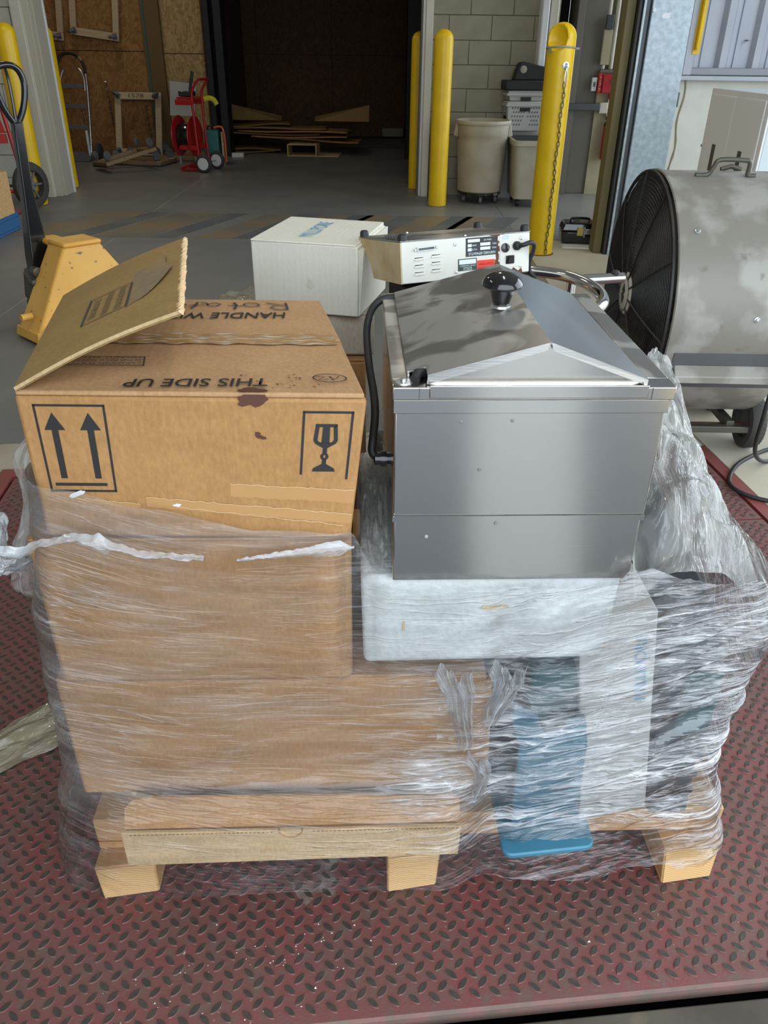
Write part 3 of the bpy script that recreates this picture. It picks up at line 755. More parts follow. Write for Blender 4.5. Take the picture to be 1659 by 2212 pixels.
# --- pallet
p = pthing('pallet', 'wooden pallet on three thick square runners under the wrapped load', 'pallet', 0, 0, .002)
def runner(u, w, h, lean, front, chip=0.0):
    k = MB()
    k.hexa([(u + lean, front, 0), (u + w + lean * .5, front + .012, 0), (u + w, .98, 0), (u, .98, 0)],
           [(u, front + .004, h), (u + w + .004, front + .014, h), (u + w, .98, h), (u, .98, h)])
    o = k.build('runner', 'pine', p, bevel=.003)
    k = MB(); u_, u = u, 0.0
    k.hexa([(u + lean + .003, front - .0012, .003), (u + w + lean * .5 - .003, front + .0108, .003), (u + w + lean * .5 - .003, front + .0112, .003), (u + lean + .003, front - .0008, .003)],
           [(u + .003, front + .0028, h - .003), (u + w + .001, front + .0128, h - .003), (u + w + .001, front + .0132, h - .003), (u + .003, front + .0032, h - .003)])
    eg = k.build('end_grain', 'pine_end', o, smooth=False); eg.location = (u_, 0, 0)
runner(-.003, .098, .078, .006, 0)
runner(.503, .089, .092, 0, 0)
runner(.992, .100, .092, .008, .004)
for i, (v0, v1, th) in enumerate(((.045, .185, .036), (.24, .36, .034), (.41, .53, .034), (.58, .70, .034), (.75, .97, .034))):
    k = MB(); z0 = .094
    k.box(-.005 + .003 * i, 1.10 - .002 * i, v0, v1, z0, z0 + .056)
    k.build('deck_board', 'pine_board', p, bevel=.003)
k = MB(); k.box(-.003, .095, .045, .98, .078, .0935); k.build('packing_strip', 'pine', p)
DECK = .094 + .058

# --- flat corrugated mailer box jutting out over the front of the pallet
t = pthing('mailer_box', 'flat pale corrugated mailer box lying along the front of the pallet', 'box', .08, -.045, DECK + .002)
W_ = .535
k = MB()
tab = [(0, 0), (W_, .012), (W_ + .002, .083), (.265 + .022, .080)]
tab += [(.265 + .02 * math.cos(a), .080 - .02 * math.sin(a)) for a in [i * math.pi / 8 for i in range(9)]]
tab += [(0, .081)]
k.prism(tab, lambda a, c, q: (a, q, c), 0, .004); k.build('front_panel', 'kraft_pale', t, smooth=False)
k = MB(); k.hexa([(.0, .004, 0), (W_, .004, .012), (W_, .125, .012), (0, .125, 0)], [(.003, .004, .072), (W_ - .003, .004, .074), (W_ - .003, .125, .074), (.003, .125, .072)])
k.build('tray', 'kraft_pale', t)
lid = [(.004, .081), (.006, .115), (.018, .128), (.045, .132), (.50, .128), (.533, .122), (.537, .083)]
k = MB(); k.prism(lid, lambda a, c, q: (a, q + (c - .08) * .35, c), .006, .010); k.build('lid_flap', 'kraft', t, smooth=False)
k = MB()
for i in range(78):
    x = .012 + i * .0067
    if .235 < x < .295: continue
    k.box(x, x + .0042, -.0006, .0, .0735 + .003 * (x / W_), .0748 + .003 * (x / W_))
k.build('perforation', 'kraft_inside', t, smooth=False)['kind'] = 'stuff'
k = MB(); k.prism([(.247, .079)] + [(.265 + .017 * math.cos(math.pi - a), .078 - .014 * math.sin(a)) for a in [i * math.pi / 8 for i in range(9)]] + [(.283, .079)], lambda a, c, q: (a, q, c), .0045, .006)
k.build('thumb_notch', 'kraft_edge', t, smooth=False)

# --- helper for closed cartons
def carton(name, label, u0, u1, v0, v1, z0, z1, m, cat='carton', seam=True, group=None, bev=.006, yaw=0, tapecol='clear_tape'):
    t = pthing(name, label, cat, u0, v0, z0, group, yaw)
    w, d, h = u1 - u0, v1 - v0, z1 - z0
    k = MB(); k.box(0, w, 0, d, 0, h - .004); k.build('body', m, t, bevel=bev)
    k = MB(); k.box(.002, w - .002, .002, d / 2 - .0015, h - .004, h); k.build('top_flap', m, t, bevel=.0015)
    k = MB(); k.box(.002, w - .002, d / 2 + .0015, d - .002, h - .004, h); k.build('top_flap', m, t, bevel=.0015)
    return t, w, d, h
t, w, d, h = carton('carton', 'widest brown carton low in the stack, behind the flat mailer box', .012, .646, .008, .50, .262, .505, 'kraft')
# its torn end flap sticking out to the right
k = MB(); k.hexa([(w - .004, .0, .0), (w + .020, .012, .002), (w + .020, .016, .002), (w - .004, .004, .0)], [(w - .024, .0, .20), (w + .010, .014, .232), (w + .010, .018, .232), (w - .024, .004, .205)])
k.build('end_flap', 'kraft', t)
k = MB(); k.box(w - .07, w - .035, -.0008, 0, .01, h - .01); k.build('tape', 'clear_tape', t, smooth=False)
t, w, d, h = carton('carton', 'plain brown carton in the middle of the stack, below the printed carton', .028, .446, -.002, .45, .507, .752, 'kraft', bev=.008)
# support under the load, dark equipment and packing
t, w, d, h = carton('carton', 'brown carton on the deck under the stack, seen only behind the mailer box', .05, .60, .092, .52, DECK + .001, .260, 'kraft_pale')

# --- printed carton with the open flap (a squashed, slightly skewed box)
t = pthing('printed_carton', 'open topmost brown carton printed with arrows and a glass, one flap raised', 'carton', .055, .004, .754)
BW, BH, BD = .413, .200, .394
def bx(u, v, z):       # skewed box: u along front, v back, z up
    return (u - .010 * (v / BD) - .145 * v - .022 * (1 - z / BH) * (u / BW), v - .030 * u, z)
k = MB(); k.hexa([bx(0, 0, 0), bx(BW, 0, 0), bx(BW, BD, 0), bx(0, BD, 0)], [bx(0, 0, BH - .006), bx(BW, 0, BH - .006), bx(BW, BD, BH - .006), bx(0, BD, BH - .006)])
k.build('body', 'kraft', t, bevel=.005)
k = MB(); k.hexa([bx(.002, 0, BH - .006), bx(BW - .004, 0, BH - .006), bx(BW - .002, .192, BH - .006), bx(.002, .192, BH - .006)], [bx(.002, .001, BH), bx(BW - .004, .001, BH), bx(BW - .002, .192, BH), bx(.002, .192, BH)])
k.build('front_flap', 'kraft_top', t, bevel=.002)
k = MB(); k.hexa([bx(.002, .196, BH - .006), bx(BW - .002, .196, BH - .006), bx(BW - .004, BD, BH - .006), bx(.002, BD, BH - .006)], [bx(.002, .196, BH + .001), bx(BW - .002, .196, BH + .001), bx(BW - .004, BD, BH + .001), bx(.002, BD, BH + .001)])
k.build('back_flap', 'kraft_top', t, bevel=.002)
# end flap glimpsed at the right, standing slightly proud
k = MB(); k.hexa([bx(BW - .006, .20, BH - .006), bx(BW + .001, .20, BH - .012), bx(BW + .001, BD - .004, BH - .012), bx(BW - .006, BD - .004, BH - .006)], [bx(BW - .006, .20, BH - .002), bx(BW + .003, .20, BH - .008), bx(BW + .001, BD - .004, BH - .008), bx(BW - .006, BD - .004, BH - .002)])
k.build('end_flap', 'kraft', t, bevel=.001)
# packing tape along the middle seam
k = MB(); k.grid(lambda a, c: bx(.02 + a * (BW - .03), .172 + c * .045 + .002 * math.sin(a * 40 + c * 9), BH + .0018 + .0006 * math.sin(a * 70)), 60, 4)
k.build('packing_tape', 'clear_tape', t)
# raised left flap: hinged on the left top edge, lifted by about 23 degrees
FL = Vector(bx(.004, 0, BH)); BL = Vector(bx(.004, BD, BH)); lift = Vector((.196, .028, .083))
fdir = (BL - FL).normalized(); fl_n = lift.cross(fdir).normalized()
k = MB()
def flap_pt(a, c, q):
    bend = .006 * math.sin(math.pi * a)
    return FL + (BL - FL) * c + lift * a + fl_n * (q + bend) + Vector((0, 0, .002))
vs = []; fs = []; na = 14
for i in range(na + 1):
    for c in (0, 1):
        for q in (-.003, .003): vs.append(flap_pt(i / na, c + (.012 if c else -.004) * i / na, q))
for i in range(na):
    o_ = i * 4; n_ = o_ + 4
    fs += [(o_, n_, n_ + 1, o_ + 1), (o_ + 2, o_ + 3, n_ + 3, n_ + 2), (o_, o_ + 2, n_ + 2, n_), (o_ + 1, n_ + 1, n_ + 3, o_ + 3)]
fs += [(0, 1, 3, 2), (na * 4, na * 4 + 2, na * 4 + 3, na * 4 + 1)]
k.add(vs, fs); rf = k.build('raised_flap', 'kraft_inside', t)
# the frayed corrugated edge of the raised flap
k = MB()
for i in range(64):
    c = i / 63
    pnt = flap_pt(1.0, c * 1.012 - .004, 0)
    k.add([pnt + fl_n * .004 + fdir * .002, pnt - fl_n * .004 - fdir * .001, pnt + lift.normalized() * .0035 * random.uniform(.4, 1.2) + fl_n * random.uniform(-.001, .004), pnt - lift.normalized() * .006 * random.uniform(.4, 1.3) + fl_n * .0036 - fdir * .003], [(0, 1, 2), (0, 2, 3), (1, 3, 2), (0, 3, 1)])
k.build('frayed_edge', 'kraft_pale', rf, smooth=False)['kind'] = 'stuff'
k = MB()
for i in range(40):
    a = i / 40
    p1, p2 = flap_pt(a, -.004, 0), flap_pt(a + .025, -.004, 0)
    k.add([p1 + fl_n * .0032 - fdir * .0008, p2 + fl_n * .0032 - fdir * .0008, p2 - fl_n * .0005 - fdir * .0015, p1 - fl_n * .0005 - fdir * .0015], [(0, 1, 2, 3)])
k.build('cut_edge', 'kraft_edge', rf, smooth=False)
# printing on the underside of the raised flap (turned up towards us) - text block in a frame
lx = lift.normalized()
def flap_frame(a, c, w_, h_):
    o_ = flap_pt(a, c, .0036); return o_
k = MB()
fo = flap_pt(.50, .42, .0038)
FWd, FHt = .066, .060
def fp(x, y, q=0): return fo + fdir * y + lx * x + fl_n * q
for x0, x1, y0, y1 in ((-FWd / 2, -FWd / 2 + .003, -FHt, FHt), (FWd / 2 - .003, FWd / 2, -FHt, FHt), (-FWd / 2, FWd / 2, -FHt, -FHt + .002), (-FWd / 2, FWd / 2, FHt - .002, FHt)):
    k.add([fp(x0, y0), fp(x1, y0), fp(x1, y1), fp(x0, y1)], [(0, 1, 2, 3)])
k.build('printed_frame', 'ink_soft', rf, smooth=False)
for i, s_ in enumerate(('EXPANDED POLYSTYRENE', 'IN THIS BOX IS NON-RETURNABLE', 'DO NOT REMOVE FREE')):
    o_ = fp(.019 - i * .019, 0, .0002)
    text_mesh(s_, .105 if i != 2 else .09, .010, 'printed_text', 'ink_soft', rf, frame_mtx(o_, -fdir, lx))
# dark glue stain on the flap
k = MB(); pts_ = []
for i in range(40):
    an = i / 40 * 2 * math.pi; rr = .062 * (1 + .22 * math.sin(3 * an + 1) + .10 * math.sin(7 * an))
    pts_.append(flap_pt(.68, .50, .0033) + fdir * (.105 * math.cos(an) + .012 * math.sin(5 * an)) + lx * (.050 * math.sin(an) * (1 + .2 * math.sin(3 * an)) + .012 * math.cos(4 * an) + .02 * math.cos(an)))
k.add(pts_, [tuple(range(40))]); 
mat('glue_stain', (.31, .20, .085), .45, col2=(.24, .17, .10), nscale=24, lo=.35, hi=.6, bump=.6, bscale=90)
k.build('glue_stain', 'glue_stain', rf, smooth=False)

# printing on the front face
def front_quad(k, pts, off=-.0007):
    vs = [Vector(bx(x, 0, z)) + Vector((0, off, 0)) for x, z in pts]; k.add(vs, [tuple(range(len(vs)))])
def rect(x0, x1, z0, z1): return [(x0, z0), (x1, z0), (x1, z1), (x0, z1)]
def frame_rects(x0, x1, z0, z1, e): return [rect(x0, x1, z1 - e, z1), rect(x0, x1, z0, z0 + e), rect(x0, x0 + e, z0, z1), rect(x1 - e, x1, z0, z1)]
k = MB()
fx0, fx1, fz0, fz1 = .019, .104, .067, .184
for q in frame_rects(fx0, fx1, fz0, fz1, .0028): front_quad(k, q)
for cx in (.040, .083):
    front_quad(k, [(cx - .004, .086), (cx + .004, .086), (cx + .004, .151), (cx - .004, .151)])
    front_quad(k, [(cx - .0125, .151), (cx + .0125, .151), (cx, .1735)])
front_quad(k, rect(.027, .093, .0755, .0795))
k.build('upward_arrows_mark', 'ink', t, smooth=False)['label'] = 'black two arrows this-way-up mark'
k = MB()
gx0, gx1 = .338, .399
front_quad(k, rect(gx0, gx1, .1755, .1785)); front_quad(k, rect(gx0, gx0 + .003, .094, .1785)); front_quad(k, rect(gx1 - .003, gx1, .088, .1785))
gc = .3675
def g(x, z): return (gc + x, z)
# goblet: bowl outline in pieces so the two light slots stay open
front_quad(k, [g(-.0125, .158), g(.0125, .158), g(.0130, .162), g(-.0130, .162)])
front_quad(k, [g(-.0130, .162), g(-.0150, .141), g(-.0100, .141), g(-.0085, .158)])
front_quad(k, [g(.0130, .162), g(.0085, .158), g(.0100, .141), g(.0150, .141)])
front_quad(k, [g(-.0042, .158), g(-.0050, .137), g(.0050, .137), g(.0042, .158)])
front_quad(k, [g(-.0150, .141), g(-.0130, .1365), g(-.0040, .1310), g(-.0046, .1375), g(-.0080, .1385), g(-.0100, .141)])
front_quad(k, [g(.0150, .141), g(.0100, .141), g(.0080, .1385), g(.0046, .1375), g(.0040, .1310), g(.0130, .1365)])
front_quad(k, [g(-.0050, .1376), g(-.0040, .1308), g(.0040, .1308), g(.0050, .1376)])
front_quad(k, rect(gc - .0027, gc + .0027, .1235, .131))
ring = 16
for i in range(ring):
    a0, a1 = 2 * math.pi * i / ring, 2 * math.pi * (i + 1) / ring
    front_quad(k, [g(.0052 * math.cos(a0), .1190 + .0050 * math.sin(a0)), g(.0052 * math.cos(a1), .1190 + .0050 * math.sin(a1)), g(.0012 * math.cos(a1), .1190 + .0022 * math.sin(a1)), g(.0012 * math.cos(a0), .1190 + .0022 * math.sin(a0))])
front_quad(k, rect(gc - .0027, gc + .0027, .1085, .1150))
front_quad(k, [g(-.0145, .0985), g(.0145, .0985), g(.0130, .1030), g(.0060, .1070), g(.0027, .1090), g(-.0027, .1090), g(-.0060, .1070), g(-.0130, .1030)])
k.build('goblet_mark', 'ink', t, smooth=False)['label'] = 'black goblet fragile mark'
# torn strips of top paper along the lower front and scraps of white label
mat('torn_paper', (.50, .265, .10), .8, bump=.3)
def ragged(x0, x1, z0, z1, amp, seed, n=34):
    rg = random.Random(seed); top = []; bot = []
    for i in range(n + 1):
        f = i / n; x = x0 + (x1 - x0) * f
        top.append((x, z1 + rg.uniform(-amp, amp))); bot.append((x, z0 + rg.uniform(-amp, amp)))
    return top, bot
k = MB()
for (x0, x1, za, zb, dz, sd) in ((.14, .41, .046, .060, -.022, 1), (.25, .41, .062, .080, -.008, 2), (.05, .132, .052, .058, -.008, 3)):
    top, bot = ragged(x0, x1, za, zb, .0012, sd)
    for i in range(len(top) - 1):
        f0, f1 = i / (len(top) - 1), (i + 1) / (len(top) - 1)
        front_quad(k, [(bot[i][0], bot[i][1] + dz * f0), (bot[i + 1][0], bot[i + 1][1] + dz * f1), (top[i + 1][0], top[i + 1][1] + dz * f1), (top[i][0], top[i][1] + dz * f0)], -.0004)
k.build('torn_paper_strip', 'torn_paper', t, smooth=False)['kind'] = 'stuff'
k = MB()
for (x0, x1, za, zb, dz, sd) in ((.14, .41, .060, .0607, -.022, 1), (.25, .41, .080, .0807, -.008, 2), (.05, .132, .058, .0585, -.008, 3), (.18, .40, .046, .0466, -.024, 5)):
    top, bot = ragged(x0, x1, za, zb, .0011, sd)
    for i in range(len(top) - 1):
        f0, f1 = i / (len(top) - 1), (i + 1) / (len(top) - 1)
        front_quad(k, [(top[i][0], top[i][1] - .0009 + dz * f0), (top[i + 1][0], top[i + 1][1] - .0009 + dz * f1), (top[i + 1][0], top[i + 1][1] + dz * f1), (top[i][0], top[i][1] + dz * f0)], -.0012)
k.build('torn_edge', 'kraft_pale', t, smooth=False)['kind'] = 'stuff'
def blob(k, cx, cz, rx_, rz_, seed, put, n=18, rot=0):
    rg = random.Random(seed); pts = []
    for i in range(n):
        a = 2 * math.pi * i / n; r_ = rg.uniform(.65, 1.1)
        x, z = rx_ * r_ * math.cos(a), rz_ * r_ * math.sin(a)
        pts.append((cx + x * math.cos(rot) - z * math.sin(rot), cz + x * math.sin(rot) + z * math.cos(rot)))
    put(k, pts)
k = MB()
blob(k, .052, .064, .013, .0042, 4, lambda k, q: front_quad(k, q, -.0014), rot=.5)
k.build('label_scrap', 'chip_white', t, smooth=False)
k = MB()
blob(k, .180, .049, .006, .0025, 5, lambda k, q: front_quad(k, q, -.0012))
k.build('label_scrap', 'chip_white', t, smooth=False)
k = MB()
blob(k, .285, .147, .004, .0055, 8, lambda k, q: front_quad(k, q, -.0010), rot=.3); blob(k, .291, .1435, .006, .0026, 9, lambda k, q: front_quad(k, q, -.0010), rot=-.3)
def top_quad(k, pts, z=BH + .0016): k.add([bx(x, y, z) for x, y in pts], [tuple(range(len(pts)))])
k.build('brown_stain', 'brown_stain', t, smooth=False)
k = MB()
blob(k, .278, .004, .021, .010, 10, lambda k, q: top_quad(k, [(x, max(y, .0)) for x, y in q]))
k.build('brown_stain', 'brown_stain', t, smooth=False)
k = MB()
blob(k, .278, .1925, .021, .010, 10, lambda k, q: front_quad(k, [(x, min(y, .1985)) for x, y in q], -.0010))
k.build('brown_stain', 'brown_stain', t, smooth=False)
k = MB()
for i in range(26): blob(k, random.uniform(.26, .36), random.uniform(.01, .06), random.uniform(.0008, .0024), random.uniform(.0006, .0018), 20 + i, lambda k, q: top_quad(k, q), n=8)
k.build('stain_speckle', 'brown_stain', t, smooth=False)['kind'] = 'stuff'
# printing on the top flaps, upside down as seen from here
def top_text(s_, cx, cy, w_, h_, m='ink_soft', bold=0):
    o_ = bx(cx, cy, BH + .0026)
    return text_mesh(s_, w_, h_, 'printed_text', m, t, frame_mtx(o_, (-1, .03, 0), (.05, -1, 0)), bold)
top_text('THIS SIDE UP', .213, .026, .170, .026, 'ink', .012)
top_text('HANDLE WITH CARE', .208, .300, .272, .030, 'ink', .012)
k = MB()
for q in frame_rects(.015, .148, .082, .116, .0022): top_quad(k, q, BH + .0024)
k.build('printed_frame', 'ink_soft', t, smooth=False)
for i, s_ in enumerate(('EXPANDED POLYSTYRENE', 'IN THIS BOX IS NON-RETURNABLE', 'DO NOT REMOVE FREE')):
    o_ = bx(.081, .0885 + i * .0105, BH + .0028)
    text_mesh(s_, .122, .0068, 'printed_text', 'ink_soft', t, frame_mtx(o_, (-1, .03, 0), (.05, -1, 0)))
# hand-written word in felt pen, and the circled initials
def stroke(k, pts, r_, put=None, z=BH + .003):
    n_ = len(pts)
    P3 = [Vector(bx(x, y, z)) for x, y in pts]
    L_ = []; R_ = []
    for i in range(n_):
        d_ = (P3[min(i + 1, n_ - 1)] - P3[max(i - 1, 0)]); d_.z = 0; d_.normalize(); nn = Vector((-d_.y, d_.x, 0)) * r_
        L_.append(P3[i] + nn); R_.append(P3[i] - nn)
    k.add(L_ + R_, [(i, i + 1, n_ + i + 1, n_ + i) for i in range(n_ - 1)])
k = MB(); y0 = .357
def hw(cx, pts): return [(cx - a, y0 - c) for a, c in pts]      # a: reading direction, c: up the letter
stroke(k, hw(.352, [(0, .022), (0, -.014)]), .0019)
stroke(k, hw(.352, [(0, .022), (.016, .022), (.026, .014), (.020, .004), (.003, .001), (.018, -.007), (.030, -.013)]), .0016)
stroke(k, hw(.308, [(.010 + .012 * math.cos(a), -.002 + .010 * math.sin(a)) for a in [i * .45 for i in range(15)]]), .0014)
stroke(k, hw(.275, [(.004, .022), (.0, .0), (.004, -.013)]), .0022); stroke(k, hw(.275, [(-.010, .004), (.014, .003)]), .0012)
stroke(k, hw(.250, [(.018, .006), (.006, .008), (0, -.003), (.008, -.011), (.018, -.004), (.019, .004), (.021, -.008), (.030, -.012)]), .0015)
stroke(k, hw(.213, [(.008, .020), (.0, .0), (-.002, -.013)]), .0022); stroke(k, hw(.213, [(-.012, .003), (.012, .004)]), .0012)
stroke(k, hw(.198, [(.0, .004), (.008, -.010), (.018, -.006)]), .0014)
k.build('handwriting', 'marker_ink', t, smooth=False)
k = MB()
stroke(k, [(.374 + .020 * math.cos(a), .044 + .0135 * math.sin(a)) for a in [i * .3 for i in range(22)]], .0009)
stroke(k, [(.386, .050), (.380, .040), (.374, .050), (.378, .036)], .0009); stroke(k, [(.372, .040), (.360, .038), (.368, .048), (.358, .050)], .0009)
k.build('circled_initials', 'ink', t, smooth=False)

# --- white foam block under the bath
t = pthing('foam_block', 'thick white expanded foam block under the steel bath', 'foam', .462, .006, .530)
k = MB(); k.hexa([(0, 0, 0), (.350, 0, .004), (.352, .40, .004), (0, .40, 0)], [(-.004, .004, .150), (.358, .004, .150), (.358, .40, .150), (-.004, .40, .150)])
k.build('block', 'foam_white', t, bevel=.010, seg=3)
k = MB()
for x, z, w_, h_ in ((.165, .098, .022, .004), (.055, .062, .003, .014), (.19, .1, .012, .003)): k.box(x, x + w_, -.001, .0015, z, z + h_)
k.build('dent', 'kraft_pale', t)

# --- stainless bath
bt = pthing('steel_bath', 'stainless steel bath with a gabled lid and black knob on the foam block', 'water bath', .499, -.004, .682)
w, d, h = .327, .402, .281
k = MB(); k.box(.002, w - .002, .004, d - .003, 0, .100); k.build('base_section', 'stainless', bt, bevel=.002)
k = MB(); k.hexa([(0, .001, .093), (w, .001, .096), (w, d, .096), (0, d, .093)], [(0, 0, .258), (w, 0, .258), (w, d, .258), (0, d, .258)]); k.build('tank', 'stainless', bt, bevel=.0025)
k = MB(); k.prism([(.002, .0945), (-.0010, .0955), (-.0010, .1035), (.0002, .1040)], lambda a, c, q: (q, a, c), .0, w); k.build('seam', 'stainless', bt)
prof_ = [(.0, .2455), (-.0022, .247), (-.0022, .2625), (.0, .264)]
k = MB(); k.prism(prof_, lambda a, c, q: (q, a, c), -.001, w + .001); k.build('cove', 'stainless', bt)
# rim frame: four mitred strips
rw = .024
for nm, q in (('rim_front', [(-.003, -.006), (w + .005, -.006), (w + .005, rw), (-.003, rw)]), ('rim_back', [(-.003, d - rw), (w + .005, d - rw), (w + .005, d + .004), (-.003, d + .004)]),
              ('rim_left', [(-.003, rw + .0005), (rw - .004, rw + .0005), (rw - .004, d - rw - .0005), (-.003, d - rw - .0005)]), ('rim_right', [(w - rw + .002, rw + .0005), (w + .005, rw + .0005), (w + .005, d - rw - .0005), (w - rw + .002, d - rw - .0005)])):
    k = MB(); k.prism(q, lambda a, c, z: (a, c, z), h - .0165, h); k.build('rim', 'stainless_top' if nm in ('rim_right', 'rim_left', 'rim_back') else 'stainless', bt, bevel=.0015)
k = MB()
for x in (.028, w - .024): k.box(x, x + .0008, -.0066, -.0058, h - .016, h - .001)
k.build('rim_joint', 'dark_steel', bt, smooth=False)
k = MB(); k.box(rw - .004, w - rw, rw, d - rw, h - .006, h - .002); k.build('bath_shade_sheet', 'dark_void', bt)  # near-black sheet, the shade inside the bath put into colour
# lid: two roof panels, gable end with folded flange
lid_ = thing('lid', None, None); 
lid_.parent = bt; lid_.location = (0, 0, h); 
lu0, lu1, lr = .016, .298, .178
lv0, lv1 = .002, d - .016
LZ, RZ = .004, .049
th = .0022
def roof(poly, m, nm='roof_panel'):
    k = MB()
    def zz(a): return LZ + (RZ - LZ) * (1 - abs(a - lr) / (lr - lu0 if a < lr else lu1 - lr))
    k.prism(poly, lambda a, c, q: (a, c, zz(a) + q), 0, th)
    return k.build(nm, m, lid_, smooth=False)
roof([(lu0, lv0 + .028), (lu0 + .022, lv0 + .028), (lu0 + .022, lv0), (lr, lv0), (lr, lv1), (lu0, lv1)], 'stainless_top')
roof([(lr, lv0), (lu1, lv0), (lu1, lv1), (lr, lv1)], 'stainless_top_clean')
k = MB(); k.prism([(lu0 + .022, 0), (lu1, 0), (lu1, LZ + .001), (lr, RZ + .001), (lu0 + .022, LZ + (RZ - LZ) * .022 / (lr - lu0))], lambda a, c, q: (a, q, c), lv0 + .004, lv0 + .006); k.build('gable', 'stainless', lid_, smooth=False)
k = MB(); k.prism([(lu0, 0), (lu1, 0), (lu1, LZ + .001), (lr, RZ + .001), (lu0, LZ)], lambda a, c, q: (a, q, c), lv1 - .004, lv1 - .002); k.build('gable', 'stainless', lid_, smooth=False)
k = MB()   # folded flanges down the gable edge
def zz(a): return LZ + (RZ - LZ) * (1 - abs(a - lr) / (lr - lu0 if a < lr else lu1 - lr))
a0 = lu0 + .022
k.hexa([(a0, lv0 - .0012, zz(a0) - .009), (lr - .003, lv0 - .0011, RZ - .007), (lr - .003, lv0, RZ - .007), (a0, lv0, zz(a0) - .009)], [(a0, lv0 - .0005, zz(a0) + th), (lr - .001, lv0 - .0005, RZ + th), (lr - .001, lv0, RZ + th), (a0, lv0, zz(a0) + th)])
k.hexa([(lr + .003, lv0 - .0011, RZ - .007), (lu1, lv0 - .0012, LZ - .005), (lu1, lv0, LZ - .005), (lr + .003, lv0, RZ - .007)], [(lr + .001, lv0 - .0005, RZ + th), (lu1 + .001, lv0 - .0005, LZ + th), (lu1 + .001, lv0, LZ + th), (lr + .001, lv0, RZ + th)])
k.build('gable_flange', 'stainless', lid_)
k = MB(); k.box(lu0 + .024, lu1, -.009, -.0065, -.013, .003); k.build('front_lip', 'stainless', lid_, bevel=.001)
k = MB(); k.box(lu0 + .0, lu0 + .002, lv0 + .02, lv1, -.004, LZ + .002); k.build('side_lip', 'stainless_top', lid_)
k = MB(); k.tube([(lu0 + .022, lv0 + .030, .004), (lu0 + .012, lv0 + .022, .006), (lu0 + .008, lv0 + .010, .002)], .006, 10); k.build('hose_notch', 'black_rubber', lid_)
# knob
kn = MB(); kn.lathe([(.0, 0), (.011, 0), (.012, .002), (.0145, .012), (.0195, .034), (.0200, .038), (.0, .038)], 28); 
ko = kn.build('knob', 'black_plastic', lid_); ko.location = (.148, .172, RZ - .004); ko.scale = (.84, .84, .64)
kn = MB(); kn.lathe([(.0195, .037), (.029, .039), (.0325, .043), (.0325, .046), (.031, .051), (.026, .060), (.017, .067), (.007, .070), (0, .0705)], 32); kn.build('knob_cap', 'black_plastic', ko)
k = MB(); k.lathe([(.014, 0), (.013, .003), (.010, .004)], 24, (.148, .172, RZ - .005)); k.build('solder_ring', 'stainless_top', lid_)
# washer and screw at the near left corner
k = MB(); k.lathe([(.011, h), (.010, h + .0016), (.004, h + .0018), (.0035, h + .005), (0, h + .0055)], 18, (.0105, .010, 0)); k.build('corner_screw', 'zinc', bt)
# power cable from the rim down to a gland on the left side
cab = [(.018, .376, h + .001), (.0, .374, h - .001), (-.014, .366, h - .008), (-.024, .350, h - .022), (-.028, .330, h - .045), (-.025, .270, h - .075), (-.020, .205, h - .090), (-.019, .150, h - .100), (-.022, .120, h - .120), (-.024, .108, h - .138), (-.016, .104, h - .146)]
def smooth_path(pts, n=6):
    pts = [Vector(p) for p in pts]; out = []
    for i in range(len(pts) - 1):
        p0, p1, p2, p3 = pts[max(i - 1, 0)], pts[i], pts[i + 1], pts[min(i + 2, len(pts) - 1)]
        for j in range(n):
            f = j / n
            out.append(.5 * ((2 * p1) + (p2 - p0) * f + (2 * p0 - 5 * p1 + 4 * p2 - p3) * f * f + (3 * p1 - p0 - 3 * p2 + p3) * f ** 3))
    out.append(pts[-1]); return out
k = MB(); k.tube(smooth_path(cab), .0058, 12); k.build('power_cable', 'black_rubber', bt)
k = MB(); k.lathe([(.006, -.022), (.009, -.020), (.009, -.012), (.011, -.012), (.011, -.004), (.008, -.004), (.008, .001)], 14, (0, .104, h - .147), 'X'); k.build('cable_gland', 'black_plastic', bt)
k = MB(); k.box(-.0012, .0, .055, .085, h - .185, h - .165); k.build('rating_plate', 'dark_steel', bt, bevel=.003)
k = MB()
for x, z in ((.142, .236), (.107, .17), (.08, .235), (.135, .09), (.045, .07)): k.lathe([(.0028, .0), (.0022, -.0012), (0, -.0014)], 10, (x, .0008 if z > .1 else .004, z), 'Y')
k.build('spot_weld', 'stainless_top', bt)

# --- cartons and instruments behind
t, w, d, h = carton('carton', 'grey-brown carton behind the printed carton, under the upper beige carton', .13, .475, .68, 1.0, DECK + .001, .752, 'kraft')
t, w, d, h = carton('beige_carton', 'low beige carton directly under the white carton', .275, .492, .70, 1.01, .754, .842, 'beige_carton')
WY = R(-15) 
t = pthing('white_carton', 'white carton with blue lettering on top, standing behind the printed carton', 'carton', .250, .728, .8425, None, WY)
w, d, h = .216, .232, .138
k = MB(); k.box(0, w, 0, d, 0, h - .003); k.build('body', 'white_carton', t, bevel=.003)
k = MB(); k.hexa([(0, -.001, h - .003), (w - .003, -.001, h - .003), (w - .003, d, h - .003), (0, d, h - .003)], [(0, 0, h), (w - .004, 0, h), (w - .004, d + .002, h + .002), (0.004, d + .002, h + .003)]); k.build('lid_flap', 'white_carton', t, bevel=.001)
k = MB(); k.hexa([(w + .0005, .004, .002), (w + .002, .004, .002), (w + .002, d, .0), (w + .0005, d, 0)], [(w + .0005, .002, h - .01), (w + .009, .012, h - .012), (w + .006, d, h - .006), (w + .0005, d, h - .006)]); k.build('side_flap', 'white_carton', t)
text_mesh('MILLIPORE', .150, .030, 'printed_text', 'blue_print', t, frame_mtx((.098, d * .52, h + .0026), (0, 1, 0), (-1, 0, 0)))
